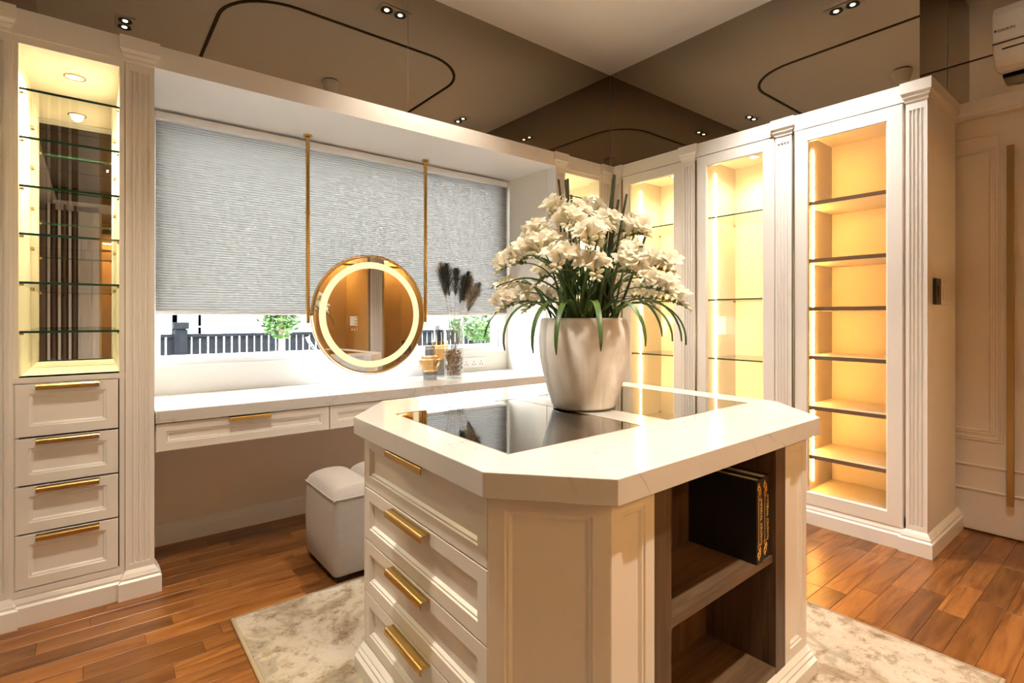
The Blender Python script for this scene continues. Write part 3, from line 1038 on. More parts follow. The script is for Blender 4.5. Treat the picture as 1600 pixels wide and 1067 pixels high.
for (p0, p1, q0, q1) in HOLES:
    m = MB(IF); m.box(p0 + .001, p1 - .001, q0 + .001, q1 - .001, .872, .8795)
    gp = m.build('glass_top', 'island_glass', isl); gp['label'] = 'dark tinted glass panel set flush in the quartz'
    m = MB(IF)
    for d0, d1, d2, d3 in ((p0, p1, q0, q0 + .0016), (p0, p1, q1 - .0016, q1), (p0, p0 + .0016, q0, q1), (p1 - .0016, p1, q0, q1)):
        m.box(d0, d1, d2, d3, .872, .8804)
    m.build('glass_rim', 'brass_dark', gp)
    # jewellery tray under the glass
    m = MB(IF)
    m.box(p0 - .01, p1 + .01, q0 - .01, q1 + .01, .755, .765)
    m.build('tray_base', 'dark_wood_flat', isl)
    m = MB(IF)
    for k in range(1, 3): m.box(p0 + (p1 - p0) * k / 3 - .004, p0 + (p1 - p0) * k / 3 + .004, q0, q1, .765, .815)
    for k in range(1, 4): m.box(p0, p1, q0 + (q1 - q0) * k / 4 - .004, q0 + (q1 - q0) * k / 4 + .004, .765, .815)
    m.build('tray_dividers', 'interior_cream', isl)
BODY = [(.035, .256), (.218, .035), (1.249, .035), (1.467, .262), (1.467, 1.03), (1.25, 1.255), (.25, 1.255), (.035, 1.022)]
def side_frame(i):
    A = iw(*BODY[i]); B = iw(*BODY[(i + 1) % 8])
    d = (B - A); L = d.length; d.normalize()
    n = Vector((d.y, -d.x))
    ctr = iw(.75, .645)
    if n.dot((A + B) / 2 - ctr) < 0: n = -n
    return Frame(A, d, n), L
# plinth rings
def offs(P, off):
    W = [iw(*p) for p in P]
    out = []
    k = len(W)
    ctr = iw(.75, .645)
    for i in range(k):
        def ln(a, b):
            d = (b - a).normalized(); n = Vector((d.y, -d.x))
            if n.dot((a + b) / 2 - ctr) < 0: n = -n
            return a + n * off, d
        p1, d1 = ln(W[i - 1], W[i]); p2, d2 = ln(W[i], W[(i + 1) % k])
        den = d1.x * d2.y - d1.y * d2.x
        t = ((p2.x - p1.x) * d2.y - (p2.y - p1.y) * d2.x) / den
        out.append(p1 + d1 * t)
    return out
m = MB()
m.loft([[(p.x, p.y, z) for p in offs(BODY, o_)] for o_, z in ((.030, 0.013), (.030, .058), (.020, .066), (.020, .074), (.012, .080), (.012, .086), (.0, .098), (-.004, .100))])
m.build('plinth', 'white_paint', isl)
# left side (index 7: from (.035,1.022) to (.035,.256)) : four drawers
fL, LL = side_frame(7)
m = MB(fL); m.box(0.0, LL, .10, .822, -.06, -.021); m.build('drawer_gap', 'gap_dark', isl)
zz = [.820, .640, .461, .282, .102]
for k in range(4):
    hb = zz[k] - (.003 if k == 0 else .008)
    drawer(isl, fL, .006, LL - .001, zz[k + 1], zz[k], .040, (LL - .765 + .2 + .038, LL - .53 + .2 + .04) if False else (.245, .485), hb, c=0.0, out=.030)
m = MB(fL); m.box(0, .006, .10, .822, -.03, 0); m.build('edge_strip', 'white_paint', isl)
# clipped corner panels and narrow front stiles, back and right side
for i in (0, 2, 3, 4, 5, 6):
    f_, L_ = side_frame(i)
    m = MB(f_); m.panel(0, L_, .098, .8215, .02, .040 if L_ < .5 else .06, sl=.016, d=.010)
    m.build('corner_panel' if i in (0, 2, 4, 6) else 'side_panel', 'white_paint', isl)
fF, LF = side_frame(1)      # a = p - .218
m = MB(fF); m.panel(0, .159, .098, .8215, .02, .036, sl=.016, d=.010); m.build('front_stile', 'white_paint', isl)
m = MB(fF); m.panel(.866, LF, .098, .8215, .02, .036, sl=.016, d=.010); m.build('front_stile', 'white_paint', isl)
# open dark shelving
DEP = -.258
s0, s1 = .160, .865
m = MB(fF); m.box(s0, s0 + .067, .098, .8215, DEP, .0); m.build('shelf_side', 'dark_wood', isl)
m = MB(fF); m.box(s1 - .067, s1, .098, .8215, DEP, .0); m.build('shelf_side', 'dark_wood', isl)
m = MB(fF); m.box(s0 + .067, s1 - .067, .098, .8215, DEP, DEP + .018); m.build('shelf_back', 'dark_wood', isl)
m = MB(fF); m.box(s0 + .067, s1 - .067, .098, .118, DEP + .018, -.001); m.build('shelf_floor', 'dark_wood_flat', isl)
m = MB(fF); m.box(s0 + .067, s1 - .067, .447, .468, DEP + .018, -.010); m.build('shelf', 'dark_wood_flat', isl)
m = MB(fF); m.box(s0 + .067, s1 - .067, .808, .8205, DEP + .018, -.004); m.build('shelf_top', 'dark_wood', isl)

# books
def book(a0, a1, c1, tilt, label):
    b0, b1 = .4685, .724
    dp = .235
    bk = thing('book', fF((a0 + a1) / 2, b0, c1 - dp / 2), label, 'book', 'black books in the island shelf')
    m = MB(fF)
    m.box(a0, a0 + .004, b0, b1, c1 - dp, c1)
    m.box(a1 - .004, a1, b0, b1, c1 - dp, c1)
    m.box(a0 + .004, a1 - .004, b0, b1, c1 - .004, c1)
    m.build('cover', 'book_black', bk, bevel=.0012)
    m = MB(fF); m.box(a0 + .004, a1 - .004, b0 + .004, b1 - .006, c1 - dp + .006, c1 - .004); m.build('pages', 'paper', bk)
    m = MB(fF)
    ln = a0 + (a1 - a0) * .27
    m.box(ln - .0011, ln + .0011, b0 + .062, b1 - .062, c1, c1 + .0006)
    def curl(pts_):
        m.tube([(ln + x - .002, z, c1 + .0004) for x, z in pts_], .0011, 5)
    for sgn, bz in ((1, b1 - .045), (-1, b0 + .045)):
        L1, L2 = [], []
        for k in range(17):
            t = k / 16
            L1.append((.003 + .008 * math.sin(t * 6.5), bz + sgn * (-.018 + .052 * t)))
            L2.append((.006 - .008 * math.sin(t * 6.5 + .6), bz + sgn * (-.014 + .046 * t)))
        curl(L1); curl(L2)
        curl([(.006 + .006 * math.cos(k * .5), bz + sgn * (.018 + .006 * math.sin(k * .5))) for k in range(13)])
        curl([(.013 + .004 * math.cos(k * .5), bz + sgn * (.004 + .005 * math.sin(k * .5))) for k in range(13)])
    m.build('spine_ornament', 'gold_foil', bk)
    cpt = Vector(fF(a0 + (a1 - a0) * .62, (b0 + b1) / 2 - .002, c1 + .0004))
    ax = Vector((0, 0, -1)); zz3 = Vector((fF.cd.x, fF.cd.y, 0)); ay = zz3.cross(ax)
    mw = Matrix.Translation(cpt) @ Matrix((ax, ay, zz3)).transposed().to_4x4()
    text('spine_lettering', 'IMPERIAL CROWN', .0172, 'gold_foil', bk, mw, .0003)
book(.692, .737, -.010, 0, 'black book with gold spine, left of the pair in the island shelf')
book(.742, .796, -.016, 0, 'black book with gold spine, right of the pair, against the shelf side')

# ------------------------------------------------------------------ rug, ottoman
rg = thing('rug', ((RUG[0] + RUG[1]) / 2, (RUG[2] + RUG[3]) / 2, 0), 'mottled cream and taupe rug under the island', 'rug')
m = MB()
x0, x1, y0, y1 = RUG
def rr(i, z): return [(x0 + i, y0 + i, z), (x1 - i, y0 + i, z), (x1 - i, y1 - i, z), (x0 + i, y1 - i, z)]
m.loft([rr(.011, .0005), rr(.011, .010), rr(.015, .0125)])
m.build('pile', 'rug_pile', rg)
m = MB(); m.loft([rr(.011, .0005), rr(.0, .0005), rr(-.001, .006), rr(.003, .0112), rr(.011, .0120)], False, False)
m.build('binding', 'rug_binding', rg, smooth=True)

ot = thing('ottoman', (1.08, 2.585, 0), 'beige fabric ottoman with two plump rolls, under the vanity edge', 'ottoman')
def roll(x0, x1, y0, y1, z0, zc, bulge, nm):
    nx, ny = 14, 16
    rings = []
    # loft vertical rings up the body then dome the top
    def ring(ins, z):
        P = rrect(x0 + ins, x1 - ins, y0 + ins, y1 - ins, max(.012, .028 - ins * .3), 5)
        return [(x, y, z) for x, y in P]
    mb = MB()
    mb.loft([ring(.006, z0), ring(0, z0 + .012), ring(-.004, (z0 + zc) / 2), ring(0, zc)], True, False)
    b = mb.build(nm, 'fabric', ot, smooth=True, autos=True)
    # top cushion: dome across x, gently along y
    mb = MB()
    grid = []
    for j in range(ny + 1):
        t = j / ny
        yy = y0 - .002 + (y1 - y0 + .004) * t
        prof = []
        for i in range(nx + 1):
            s = i / nx
            xx = x0 - .002 + (x1 - x0 + .004) * s
            hx = max(0, 1 - abs(2 * s - 1) ** 2.6) ** .5
            hy = max(0, 1 - abs(2 * t - 1) ** 7) ** .5
            prof.append((xx, yy, zc - .002 + bulge * hx * hy))
        grid.append(prof)
    mb.loft(grid, False, False, closed=False)
    c_ = mb.build('top_cushion', 'fabric', b, smooth=True)
    # welt
    mb = MB(); P = [(x, y, zc) for x, y in rrect(x0 - .002, x1 + .002, y0 - .002, y1 + .002, .028, 5)]; P.append(P[0])
    mb.tube(P, .0035, 6, False); mb.build('piping', 'fabric', b, smooth=True)
roll(.865, 1.085, 2.375, 2.79, .030, .385, .062, 'seat_roll')
roll(1.088, 1.31, 2.375, 2.79, .030, .385, .062, 'seat_roll')
m = MB()
for (fx, fy) in ((.91, 2.42), (1.26, 2.42), (.91, 2.745), (1.26, 2.745)):
    MB().box(fx - .025, fx + .025, fy - .025, fy + .025, 0.0, .034).build('foot', 'ottoman_foot', ot)

# ------------------------------------------------------------------ planter with flowers
PX, PY, PZ = 1.462, 1.392, .8805
pt = thing('planter', (PX, PY, PZ), 'large marbled cream planter standing on the island', 'planter')
prof = [(.100, 0.0), (.112, .004), (.120, .014), (.136, .06), (.152, .12), (.164, .18), (.171, .235), (.172, .265), (.169, .30), (.163, .328), (.160, .336), (.153, .338), (.150, .332), (.152, .29), (.150, .27)]
m = MB(); m.lathe(prof, PX, PY, PZ, 64); m.build('body', 'pot_marble', pt, smooth=True)
m = MB(); m.lathe([(.105, -.0004), (.116, .004), (.1165, .008), (.105, .006)], PX, PY, PZ, 48); m.build('foot_ring', 'shelf_edge', pt)
m = MB(); m.lathe([(.149, .272), (.10, .285), (.03, .29)], PX, PY, PZ, 24); m.build('moss', 'moss', pt)

fl = thing('flower_arrangement', (PX, PY, 1.165), 'bouquet of white freesias with long green leaves in the planter', 'flowers')
base = Vector((PX, PY, 1.165))
rnd = random.Random(21)
# floret prototype, funnel along +Z, six petals
def floret_mesh():
    v, f = [], []
    for k in range(6):
        a0 = 2 * math.pi * k / 6
        L = 1.0 if k % 2 else .93
        rows = [(0.05, .0, .05), (.10, .28, .16), (.20, .55, .30), (.40, .82, .42), (.62, .96, .36), (.80, .98 * L, .14)]
        st_ = len(v)
        for (r, z, w) in rows:
            for s in (-1, -.4, .4, 1):
                ang = a0 + s * w / max(r, .12) * .72 * (1 if r > .15 else .8)
                rr_ = r * (1 - .06 * abs(s)) + .02 * (k % 2)
                zz_ = z + (.05 * (1 - abs(s)) if r > .3 else 0) - .05 * (k % 2) * r
                v.append((rr_ * math.cos(ang), rr_ * math.sin(ang), zz_))
        for i in range(len(rows) - 1):
            for j in range(3):
                f.append((st_ + i * 4 + j, st_ + i * 4 + j + 1, st_ + (i + 1) * 4 + j + 1, st_ + (i + 1) * 4 + j))
    me = bpy.data.meshes.new('flower')
    me.from_pydata([(x * .046, y * .046, z * .058) for x, y, z in v], [], f)
    me.polygons.foreach_set('use_smooth', [True] * len(me.polygons))
    me.materials.append(MATS['petal'])
    return me
def bud_mesh():
    mb = MB()
    mb.lathe([(.0022, 0), (.0055, .006), (.0085, .016), (.0080, .026), (.0045, .034), (.001, .037)], 0, 0, 0, 8)
    me = bpy.data.meshes.new('bud')
    me.from_pydata(mb.v, [], mb.f)
    me.polygons.foreach_set('use_smooth', [True] * len(me.polygons))
    me.materials.append(MATS['bud'])
    return me
def calyx_mesh():
    mb = MB()
    mb.lathe([(.001, -.008), (.0048, -.002), (.0062, .008), (.0040, .013)], 0, 0, 0, 7)
    me = bpy.data.meshes.new('calyx')
    me.from_pydata(mb.v, [], mb.f)
    me.materials.append(MATS['calyx'])
    return me
FM, BM, CM = floret_mesh(), bud_mesh(), calyx_mesh()
def place(me, nm, parent, pos, direction, sc, roll_=0.0):
    q = Vector(direction).normalized().to_track_quat('Z', 'Y')
    mw = Matrix.Translation(Vector(pos) - base) @ q.to_matrix().to_4x4() @ Matrix.Rotation(roll_, 4, 'Z') @ Matrix.Scale(sc, 4)
    return share(me, nm, parent, mw)
ORG[fl.name] = base
# sprays: (azimuth deg, reach, tip height above rim 1.22)
sprays = []
for (n_, reach, ht, jit) in ((11, .315, .085, .03), (10, .255, .205, .03), (8, .175, .305, .03), (4, .07, .37, .02)):
    for k in range(n_):
        az = 360 * k / n_ + rnd.uniform(-12, 12) + (18 if reach < .3 else 0)
        da = abs((az + 136 + 180) % 360 - 180)      # sprays facing the room stand higher and leave the leaves in view
        lift = max(0.0, 1 - da / 75.0) * (.115 if reach > .3 else .05 if reach > .2 else 0)
        sprays.append((az, reach * (1 - lift * 1.6) + rnd.uniform(-jit, jit), 1.22 + ht + lift + rnd.uniform(-.035, .035)))
for az, reach, tz in sprays:
    a = R(az)
    d = Vector((math.cos(a), math.sin(a), 0))
    p0 = base + d * .05 + Vector((rnd.uniform(-.03, .03), rnd.uniform(-.03, .03), 0))
    apex = Vector((PX, PY, tz)) + d * reach * .80 + Vector((0, 0, .02))
    tip = Vector((PX, PY, tz)) + d * (reach + .055) + Vector((0, 0, -.05 if reach > .2 else .0))
    ctrl = Vector((PX, PY, tz)) + d * reach * .30 + Vector((0, 0, .01))
    path = []
    for k in range(13):
        t = k / 12
        # two-piece bezier
        b_ = p0 * (1 - t) ** 3 + ctrl * 3 * t * (1 - t) ** 2 + apex * 3 * t * t * (1 - t) + tip * t ** 3
        path.append(b_)
    m = MB(); m.tube(path, [.0030 - .0015 * k / 12 for k in range(13)], 6)
    stem = m.build('stem', 'stem_green', fl, smooth=True)
    side = d.cross(Vector((0, 0, 1)))
    nf = 6 if reach > .1 else 6
    for k in range(nf):
        t = .66 + .045 * k + rnd.uniform(-.02, .02)
        i = min(11, int(t * 12)); u = t * 12 - i
        p = path[i].lerp(path[i + 1], u)
        sd = side * (.8 if k % 2 else -.8) * rnd.uniform(.4, 1.1)
        dr = (Vector((0, 0, 1)) * rnd.uniform(.55, 1.0) + d * rnd.uniform(.15, .75) + sd)
        place(FM, 'flower', fl, p, dr, rnd.uniform(.92, 1.25), rnd.uniform(0, 6))
        place(CM, 'calyx', stem, p, dr, 1.0)
    for k in range(5):
        t = .90 + .025 * k
        i = min(11, int(t * 12)); u = t * 12 - i
        p = path[i].lerp(path[i + 1], min(1, u))
        dr = Vector((0, 0, .35 - .25 * k)) + d * .6 + side * (.7 if k % 2 else -.7)
        place(BM, 'bud', fl, p, dr, 1.0 - .13 * k)
        place(CM, 'calyx', stem, p, dr, .9 - .1 * k)
# strap leaves
def leaf(p0, az, L, th0, th1, w, pw=1.5):
    """strap leaf: starts at pitch th0 and bends to pitch th1 along its length"""
    a = R(az); d = Vector((math.cos(a), math.sin(a), 0)); sd = d.cross(Vector((0, 0, 1)))
    n = 14
    m = MB()
    rows = []
    p = Vector(p0)
    for k in range(n + 1):
        t = k / n
        th = R(th0 + (th1 - th0) * t ** pw)
        ww = w * min(1, .45 + 1.6 * t) * (max(0, 1 - t ** 3.0) ** .6) + .0004
        up = d * -math.sin(th) + Vector((0, 0, 1)) * math.cos(th)
        rows.append([tuple(p - sd * ww + up * .0025), tuple(p - up * .002), tuple(p + sd * ww + up * .0025)])
        p = p + (d * math.cos(th) + Vector((0, 0, math.sin(th)))) * (L / n)
    m.loft(rows, False, False, closed=False)
    o = m.build('leaf', 'leaf_green', fl, smooth=True)
    so_ = o.modifiers.new('thick', 'SOLIDIFY'); so_.thickness = .0012
for k in range(50):
    az = 360 * k / 50 * 3.0 + rnd.uniform(-15, 15)
    p0 = base + Vector((rnd.uniform(-.09, .09), rnd.uniform(-.09, .09), 0))
    if k % 3 == 0:
        leaf(p0, az, rnd.uniform(.30, .40), rnd.uniform(72, 84), rnd.uniform(-10, 35), .0085)
    elif k % 3 == 1:
        leaf(p0, az, rnd.uniform(.36, .46), rnd.uniform(66, 78), rnd.uniform(-55, -5), .0095)
    else:
        leaf(p0, az, rnd.uniform(.28, .40), rnd.uniform(78, 88), rnd.uniform(35, 70), .0080)
# leaves arching over the rim
for az, ln, e in ((-165, .34, -112), (-150, .36, -108), (-128, .34, -104), (-104, .33, -98), (172, .34, -110), (-48, .35, -100), (-22, .40, -92), (-75, .30, -96), (-5, .40, -86), (150, .33, -88)):
    leaf(base + Vector((math.cos(R(az)) * .105, math.sin(R(az)) * .105, .045)), az, ln * 1.12, 56, e, .0105, .95)
# cut dark stalks
vx = Vector((math.cos(YAW), -math.sin(YAW), 0)); vf = Vector((math.sin(YAW), math.cos(YAW), 0))
for (ux, uz, bx) in ((-.094, .478, -.055), (-.066, .482, -.04), (-.060, .478, -.07), (-.043, .425, -.04), (.116, .493, .05), (.108, .475, .085), (.135, .40, .075), (.170, .425, .09), (.262, .315, .16), (-.095, .405, -.085), (.113, .42, .06), (.125, .37, .09)):
    dep = rnd.uniform(-.05, .05)
    top = Vector((PX, PY, 1.22)) + vx * ux + vf * dep + Vector((0, 0, uz + .05))
    bot = Vector((PX, PY, 1.18)) + vx * bx * .7 + vf * dep * .4
    m = MB(); m.tube([bot, bot.lerp(top, .5) + vx * .004, top], [.0055, .005, .0045], 8)
    m.build('cut_stalk', 'stalk', fl)

# ------------------------------------------------------------------ vases on the vanity
CZ = .8005
tv = thing('cylinder_vase', (1.985, 3.135, CZ), 'tall clear cylinder vase holding dried pampas and wood chips', 'vase')
VX, VY = 1.985, 3.135
m = MB()
m.lathe([(.068, 0), (.070, .003), (.070, .415), (.066, .415), (.066, .014), (.0, .014)], VX, VY, CZ, 40, True, False)
m.build('glass', 'vase_glass', tv, smooth=True, autos=True)
cp = MB()
rn = random.Random(5)
for k in range(230):
    r_ = .058 * math.sqrt(rn.random()); a = rn.uniform(0, 6.28); z = .022 + .165 * rn.random() ** 1.2
    x, y = VX + r_ * math.cos(a), VY + r_ * math.sin(a)
    s1, s2, s3 = rn.uniform(.004, .013), rn.uniform(.004, .010), rn.uniform(.003, .009)
    M3 = Matrix.Rotation(rn.uniform(0, 6), 3, 'X') @ Matrix.Rotation(rn.uniform(0, 6), 3, 'Z')
    n0 = cp.pts([(0, 0, 0)] * 0)
    n0 = len(cp.v)
    for sx, sy, sz in ((-1, -1, -1), (1, -1, -1), (1, 1, -1), (-1, 1, -1), (-1, -1, 1), (1, -1, 1), (1, 1, 1), (-1, 1, 1)):
        p = M3 @ Vector((sx * s1, sy * s2, sz * s3))
        cp.v.append((x + p.x * .8, y + p.y * .8, CZ + z + p.z * .8))
    cp.f += [tuple(n0 + i for i in q) for q in ((0, 3, 2, 1), (4, 5, 6, 7), (0, 1, 5, 4), (1, 2, 6, 5), (2, 3, 7, 6), (3, 0, 4, 7))]
cpo = cp.build('wood_chips', 'potpourri', None, (VX, VY, CZ + .015), kind='stuff')
tag(cpo, 'brown wood chips and dried petals filling the cylinder vase', 'wood chips')

pg = thing('dried_pampas', (VX, VY, CZ + .03), 'dried pampas grass with dark grey and tan plumes in the tall vase', 'dried grass')
def plume(top_u, top_z, base_off, plen, dark, depth):
    """stem then feathery plume; top_u along image right"""
    b0 = Vector((VX, VY, CZ + .03)) + vx * base_off
    top = Vector((VX, VY, 0)) + vx * top_u + vf * depth + Vector((0, 0, top_z))
    c1 = b0.lerp(top, .5) + vx * (base_off * .2 - (top_u * .10)) + Vector((0, 0, .03))
    P = []
    for k in range(15):
        t = k / 14
        P.append(b0 * (1 - t) ** 2 + c1 * 2 * t * (1 - t) + top * t * t)
    m = MB(); m.tube(P, [.0022 - .0012 * k / 14 for k in range(15)], 5)
    st2 = m.build('stem', 'grass_stem', pg)
    tot = sum((P[i + 1] - P[i]).length for i in range(14))
    t0 = 1 - plen / tot
    m = MB()
    for k in range(520):
        s = rn.random()
        t = t0 + (1 - t0) * s
        i = min(13, int(t * 14)); u = t * 14 - i
        p = P[i].lerp(P[i + 1], u)
        tg = (P[min(14, i + 1)] - P[i]).normalized()
        wdt = .056 * math.sin(math.pi * (.12 + .84 * s)) ** .8
        rd_ = Vector((rn.uniform(-1, 1), rn.uniform(-1, 1), rn.uniform(-.4, .4))).normalized()
        L = rn.uniform(.6, 1.2) * wdt * 1.35
        q = p + (tg * 1.0 + rd_ * rn.uniform(.5, 1.1)).normalized() * L * 1.3 - Vector((0, 0, .004))
        sdv = tg.cross(rd_).normalized() * .0011
        n0 = len(m.v)
        m.v += [tuple(p - sdv), tuple(p + sdv), tuple(p.lerp(q, .6) + sdv * 1.3), tuple(q), tuple(p.lerp(q, .6) - sdv * 1.3)]
        m.f.append((n0, n0 + 1, n0 + 2, n0 + 3, n0 + 4))
    pm = m.build('plume', 'plume_dark' if dark else 'plume_tan', pg)
plume(-.095, 1.60, .01, .26, False, .02)
plume(-.075, 1.56, .0, .20, True, -.02)
plume(-.055, 1.595, .012, .24, True, .02)
plume(.018, 1.555, -.005, .20, True, .0)
plume(.100, 1.535, -.012, .22, True, .02)
plume(.115, 1.50, -.02, .20, False, .03)
plume(.178, 1.455, -.025, .22, True, -.02)
plume(.158, 1.43, -.03, .18, False, -.03)
plume(.075, 1.50, -.01, .20, True, -.03)

def stepped_vase(name, label, cx, cy, prof, mats_, cat='vase'):
    t_ = thing(name, (cx, cy, CZ), label, cat)
    for (pr, mt, nm) in prof:
        m = MB(); m.lathe(pr, cx, cy, CZ, 36, False, False)
        m.build(nm, mt, t_, smooth=True, autos=True)
    return t_
ax_, ay_ = 1.787, 3.118
stepped_vase('glass_vase', 'small tiered glass vase, smoky foot and amber bands, beside the mirror', ax_, ay_, [
    ([(.0, .002), (.046, .002), (.048, .006), (.048, .052), (.044, .052), (.044, .010), (.0, .010)], 'smoke_glass', 'foot'),
    ([(.044, .052), (.056, .054), (.056, .086), (.070, .088), (.074, .112), (.074, .138), (.058, .142), (.058, .160), (.040, .162), (.036, .160), (.054, .158), (.054, .140), (.070, .134), (.070, .114), (.052, .090), (.052, .058), (.044, .056)], 'amber_glass', 'amber_bands'),
    ([(.034, .160), (.034, .252), (.031, .252), (.031, .160)], 'smoke_glass', 'neck')], None)
bx_, by_ = 1.955, 3.275
stepped_vase('glass_vase', 'taller smoky and amber glass vase, mostly hidden behind the cylinder vase', bx_, by_, [
    ([(.0, .002), (.044, .002), (.046, .006), (.046, .12), (.042, .12), (.042, .010), (.0, .010)], 'smoke_glass', 'foot'),
    ([(.046, .12), (.060, .122), (.060, .25), (.050, .255), (.046, .252), (.056, .246), (.056, .126), (.046, .124)], 'amber_glass', 'amber_bands'),
    ([(.044, .254), (.044, .36), (.041, .36), (.041, .254)], 'smoke_glass', 'neck')], None)

# ------------------------------------------------------------------ ceiling fittings
def downlight(x, y, along, label, col=WARM, k=1.0):
    t_ = thing('downlight', (x, y, ZC), label, 'downlight', 'twin ceiling downlights')
    lx, ly = (.105, .055) if along == 'x' else (.055, .105)
    m = MB(); 
    m.box(x - lx, x + lx, y - ly, y + ly, ZC - .006, ZC - .0005); m.build('plate', 'brass_dark' if False else 'white_plastic', t_, bevel=.002)
    for s in (-1, 1):
        cx, cy = (x + s * .048, y) if along == 'x' else (x, y + s * .048)
        m = MB(); m.lathe([(.036, -.0062), (.039, -.012), (.036, -.014), (.027, -.0065)], cx, cy, ZC, 24, True, True)
        b2 = m.build('baffle', 'baffle_black', t_)
        m = MB(); m.lathe([(.015, -.0095), (.012, -.0125), (.0, -.013)], cx, cy, ZC, 16, True, False)
        m.build('bulb', 'lamp_glow', b2)
        spot('downlight_lamp', t_, (cx, cy, ZC - .03), (cx + (1.55 - x) * .10, cy + (1.36 - y) * .10, 0), L_DOWN * k, col, 98, 1.0, .03)
downlight(1.56, 2.64, 'x', 'twin downlight nearest the window, seen above the vanity in the mirrors', WARM, .75)
downlight(2.94, 1.325, 'y', 'twin downlight over the lit glass-door cabinets, seen in the right mirror', (1.0, .95, .89), 1.2)
downlight(0.185, 1.37, 'y', 'twin downlight at upper left, seen in the mirror above the left cabinet')
downlight(1.56, 0.08, 'x', 'twin downlight on the camera side of the ceiling', WARM, 1.35)
sd = thing('smoke_detector', (1.60, 1.37, ZC), 'tapered white smoke detector at the ceiling centre, seen in the mirrors', 'detector')
m = MB(); m.lathe([(.062, 0), (.062, -.010), (.058, -.010)], 1.60, 1.37, ZC, 32); m.build('base', 'baffle_black', sd)
m = MB(); m.lathe([(.070, -.010), (.072, -.014), (.058, -.075), (.045, -.105), (.036, -.110)], 1.60, 1.37, ZC, 32, False, True); m.build('body', 'white_plastic', sd, smooth=True, autos=True)

# ------------------------------------------------------------------ door wall
DF = Frame((XD - .03, 0), (0, -1), (-1, 0))      # a = -y
m = MB(DF)
m.box(-.80, .45, .012, 2.37, -.028, 0)
door1 = struct(m.build('door_1', 'cream_wall'), 'cream panelled door with long brass pull')
def mould(a0, a1, b0, b1, w, nm='moulding'):
    m = MB(DF)
    def rc2(i, c): return [(a0 + i, b0 + i, c), (a1 - i, b0 + i, c), (a1 - i, b1 - i, c), (a0 + i, b1 - i, c)]
    m.loft([rc2(0, 0), rc2(.002, .006), rc2(w * .35, .007), rc2(w * .5, .004), rc2(w * .8, .010), rc2(w, .002), rc2(w + .001, 0)], False, False)
    m.build(nm, 'cream_wall', door1)
mould(-.99, -.578, .52, 2.255, .022)
mould(-.97, -.612, .56, 2.17, .026)
for (b0, b1) in ((.370, .385), (.232, .247)):
    m = MB(DF); m.loft([[(a, b0, 0), (a, b0 + .003, .006), (a, b1 - .004, .009), (a, b1, 0)] for a in (-.80, .45)]); m.build('rail_moulding', 'cream_wall', door1)
m = MB(DF)
m.box(.528 - 1.088, .528 - 1.058, .195, 2.155, .034, .052)
hd = m.build('handle', 'brass_dark', door1, bevel=.002); hd['label'] = 'long flat brass pull bar'
m = MB(DF)
for b in (.26, 2.09): m.box(-.553, -.537, b - .012, b + .012, 0, .036)
m.build('standoff', 'brass', hd)
m = MB(Frame((3.885, 0), (0, -1), (-1, 0)))
m.box(-.79, .45, 2.372, ZT, -.07, 0)
m.box(-.79, .45, 2.36, 2.372, -.05, .0)
m.box(-.79, .45, 2.35, 2.36, -.05, -.014)
struct(m.build('trim_3', 'white_paint'), 'white cornice above the panelled door')

# switches on the cabinet end
sw = thing('wall_switch', (3.47, .775, 1.30), 'dark glass switch panel on the end of the cabinets', 'switch')
EF = Frame((0, .7755), (1, 0), (0, -1))
m = MB(EF); m.box(3.425, 3.52, 1.288, 1.425, 0, .014); m.build('panel', 'black_plastic', sw, bevel=.002)
m = MB(EF); m.box(3.452, 3.492, 1.33, 1.385, .014, .017); m.build('key', 'baffle_black', sw)
sw2 = thing('wall_switch', (3.63, .775, 1.30), 'white switch plate beside the dark panel on the cabinet end', 'switch')
m = MB(EF); m.box(3.545, 3.715, 1.288, 1.405, 0, .008); m.build('plate', 'white_plastic', sw2, bevel=.002)
for q in range(2):
    m = MB(EF); m.box(3.575 + q * .06, 3.625 + q * .06, 1.315, 1.378, .008, .0115); m.build('rocker', 'white_plastic', sw2, bevel=.001)

# air conditioner
ac = thing('air_conditioner', (3.80, .2, 2.53), 'white wall air conditioner above the door', 'air conditioner')
def acp(y):
    return [(3.888, y, 2.545), (3.80, y, 2.530), (3.740, y, 2.540), (3.705, y, 2.565), (3.688, y, 2.62), (3.680, y, 2.70), (3.682, y, 2.79), (3.695, y, 2.83), (3.72, y, 2.842), (3.888, y, 2.842)]
m = MB(); m.loft([acp(.585), acp(-.24)]); m.build('casing', 'white_plastic', ac, bevel=.006)
m = MB(); m.loft([[(3.6795, y, 2.640), (3.6790, y, 2.644), (3.69, y, 2.644), (3.69, y, 2.640)] for y in (.584, -.238)]); m.build('seam', 'gap_dark', ac)
m = MB(); m.loft([[(3.745, y, 2.5345), (3.699, y, 2.562), (3.686, y, 2.605), (3.700, y, 2.607), (3.72, y, 2.57), (3.75, y, 2.545)] for y in (.545, -.20)]); m.build('louvre', 'white_plastic', ac)
m = MB(); m.loft([[(3.6875, y, 2.607), (3.6845, y, 2.612), (3.70, y, 2.612), (3.70, y, 2.607)] for y in (.548, -.20)]); m.build('louvre_gap', 'gap_dark', ac)
zax = Vector((-1, 0, .0)); axx = Vector((0, -1, 0)); ayy = zax.cross(axx)
mw = Matrix.Translation((3.6790, .530, 2.705)) @ Matrix((axx, ayy, zax)).transposed().to_4x4()
text('lettering', 'DAIKIN', .020, 'black_plastic', ac, mw, .0006, 'CENTER')
m = MB()
m.loft([[(xx, .578, 2.712), (xx, .566, 2.712), (xx, .572, 2.698)] for xx in (3.6785, 3.6805)])
m.build('logo_mark', 'black_plastic', ac)

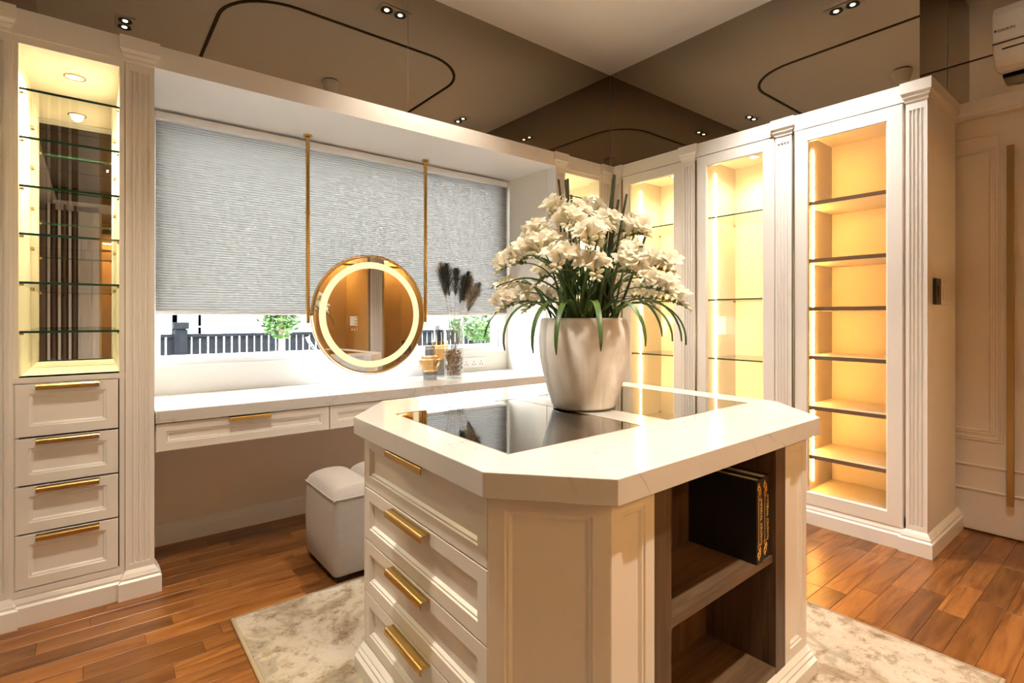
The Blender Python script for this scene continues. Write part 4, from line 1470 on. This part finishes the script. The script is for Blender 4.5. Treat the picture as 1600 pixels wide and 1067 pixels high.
# ------------------------------------------------------------------ outside
m = MB(); m.box(-30, 40, 3.7, 60, -.6, -.5)
gr = struct(m.build('ground', 'ground'), 'ground outside the window')
FY = 8.0
fe = thing('picket_fence', (3.4, FY, -.5), 'dark grey picket fence outside the window', 'fence')
def board_mesh():
    mb = MB()
    mb.box(0, .077, 0, .02, -.45, .97)
    me = bpy.data.meshes.new('board'); me.from_pydata(mb.v, [], mb.f); me.materials.append(MATS['fence_paint']); return me
bmz = board_mesh()
o_f = ORG[fe.name]
for k in range(78):
    share(bmz, 'board', fe, Matrix.Translation(Vector((.10 + k * .0945, FY, 0)) - o_f))
MB().box(.0, 7.6, FY - .03, FY + .05, .965, 1.005).build('top_rail', 'fence_paint', fe)
for px in (.91, 3.2, 5.5, 7.6):
    m = MB(); m.box(px - .07, px + .07, FY - .07, FY + .07, -.5, 1.06)
    po_ = m.build('post', 'fence_paint', fe)
    m = MB(); m.box(px - .055, px + .055, FY - .055, FY + .055, 1.06, 1.075); m.box(px - .085, px + .085, FY - .085, FY + .085, 1.075, 1.155); m.build('post_cap', 'fence_paint', po_)
def tree(x, y, zc, rx, rz, n, label, seed, s=.05):
    t_ = thing('garden_tree', (x, y, -.5), label, 'tree')
    q = random.Random(seed)
    m = MB(); m.tube([(x, y, -.5), (x + .03, y, zc - rz * .6), (x - .02, y, zc + rz * .3)], [.05, .04, .02], 8); m.build('trunk', 'bark', t_)
    m = MB()
    for k in range(n):
        v = Vector((q.gauss(0, 1), q.gauss(0, 1), q.gauss(0, 1))).normalized() * (q.random() ** .45)
        c = Vector((x + v.x * rx, y + v.y * rx, zc + v.z * rz))
        a = Vector((q.uniform(-1, 1), q.uniform(-1, 1), q.uniform(-.5, .5))).normalized()
        b = a.orthogonal().normalized()
        L, W = s * q.uniform(.7, 1.3), s * .5
        n0 = len(m.v)
        m.v += [tuple(c - a * L), tuple(c + b * W), tuple(c + a * L), tuple(c - b * W)]
        m.f.append((n0, n0 + 1, n0 + 2, n0 + 3))
    m.build('foliage', 'tree_leaf', t_, kind='stuff')
tree(1.86, 7.0, 1.32, .27, .36, 900, 'small leafy green tree in front of the fence, left of the round mirror', 3)
tree(4.84, 6.6, 1.19, .68, .38, 2600, 'broad leafy green shrub in front of the fence, right of the dried grass', 4)
hs = thing('neighbour_house', (6, 18, -.5), 'white rendered house with grey bands beyond the fence', 'house')
HY = 18.0
MB().box(-6, 26, HY, HY + 6, -.5, 7).build('wall', 'house_white', hs)
MB().box(-7, 27, HY - 1, HY + 7, 7, 7.3).build('roof', 'house_roof', hs)
for zz_ in (.95, 1.42): MB().box(-6, 26, HY - .06, HY, zz_ - .05, zz_ + .05).build('band', 'house_grey', hs)
for px in (1.9, 2.55, 4.0, 4.9, 6.7, 9.0, 11.6, 12.8): MB().box(px - .06, px + .06, HY - .07, HY, .2, 2.6).build('upright', 'house_grey', hs)
for px in (2.2, 5.6, 10.3):
    m = MB(); m.box(px - .42, px + .42, HY - .05, HY - .01, .55, 2.1); wf = m.build('window', 'house_grey', hs)
    for i in range(3):
        for j in range(4):
            MB().box(px - .38 + i * .26, px - .38 + i * .26 + .22, HY - .07, HY - .05, .60 + j * .37, .60 + j * .37 + .33).build('pane', 'house_glass', wf)
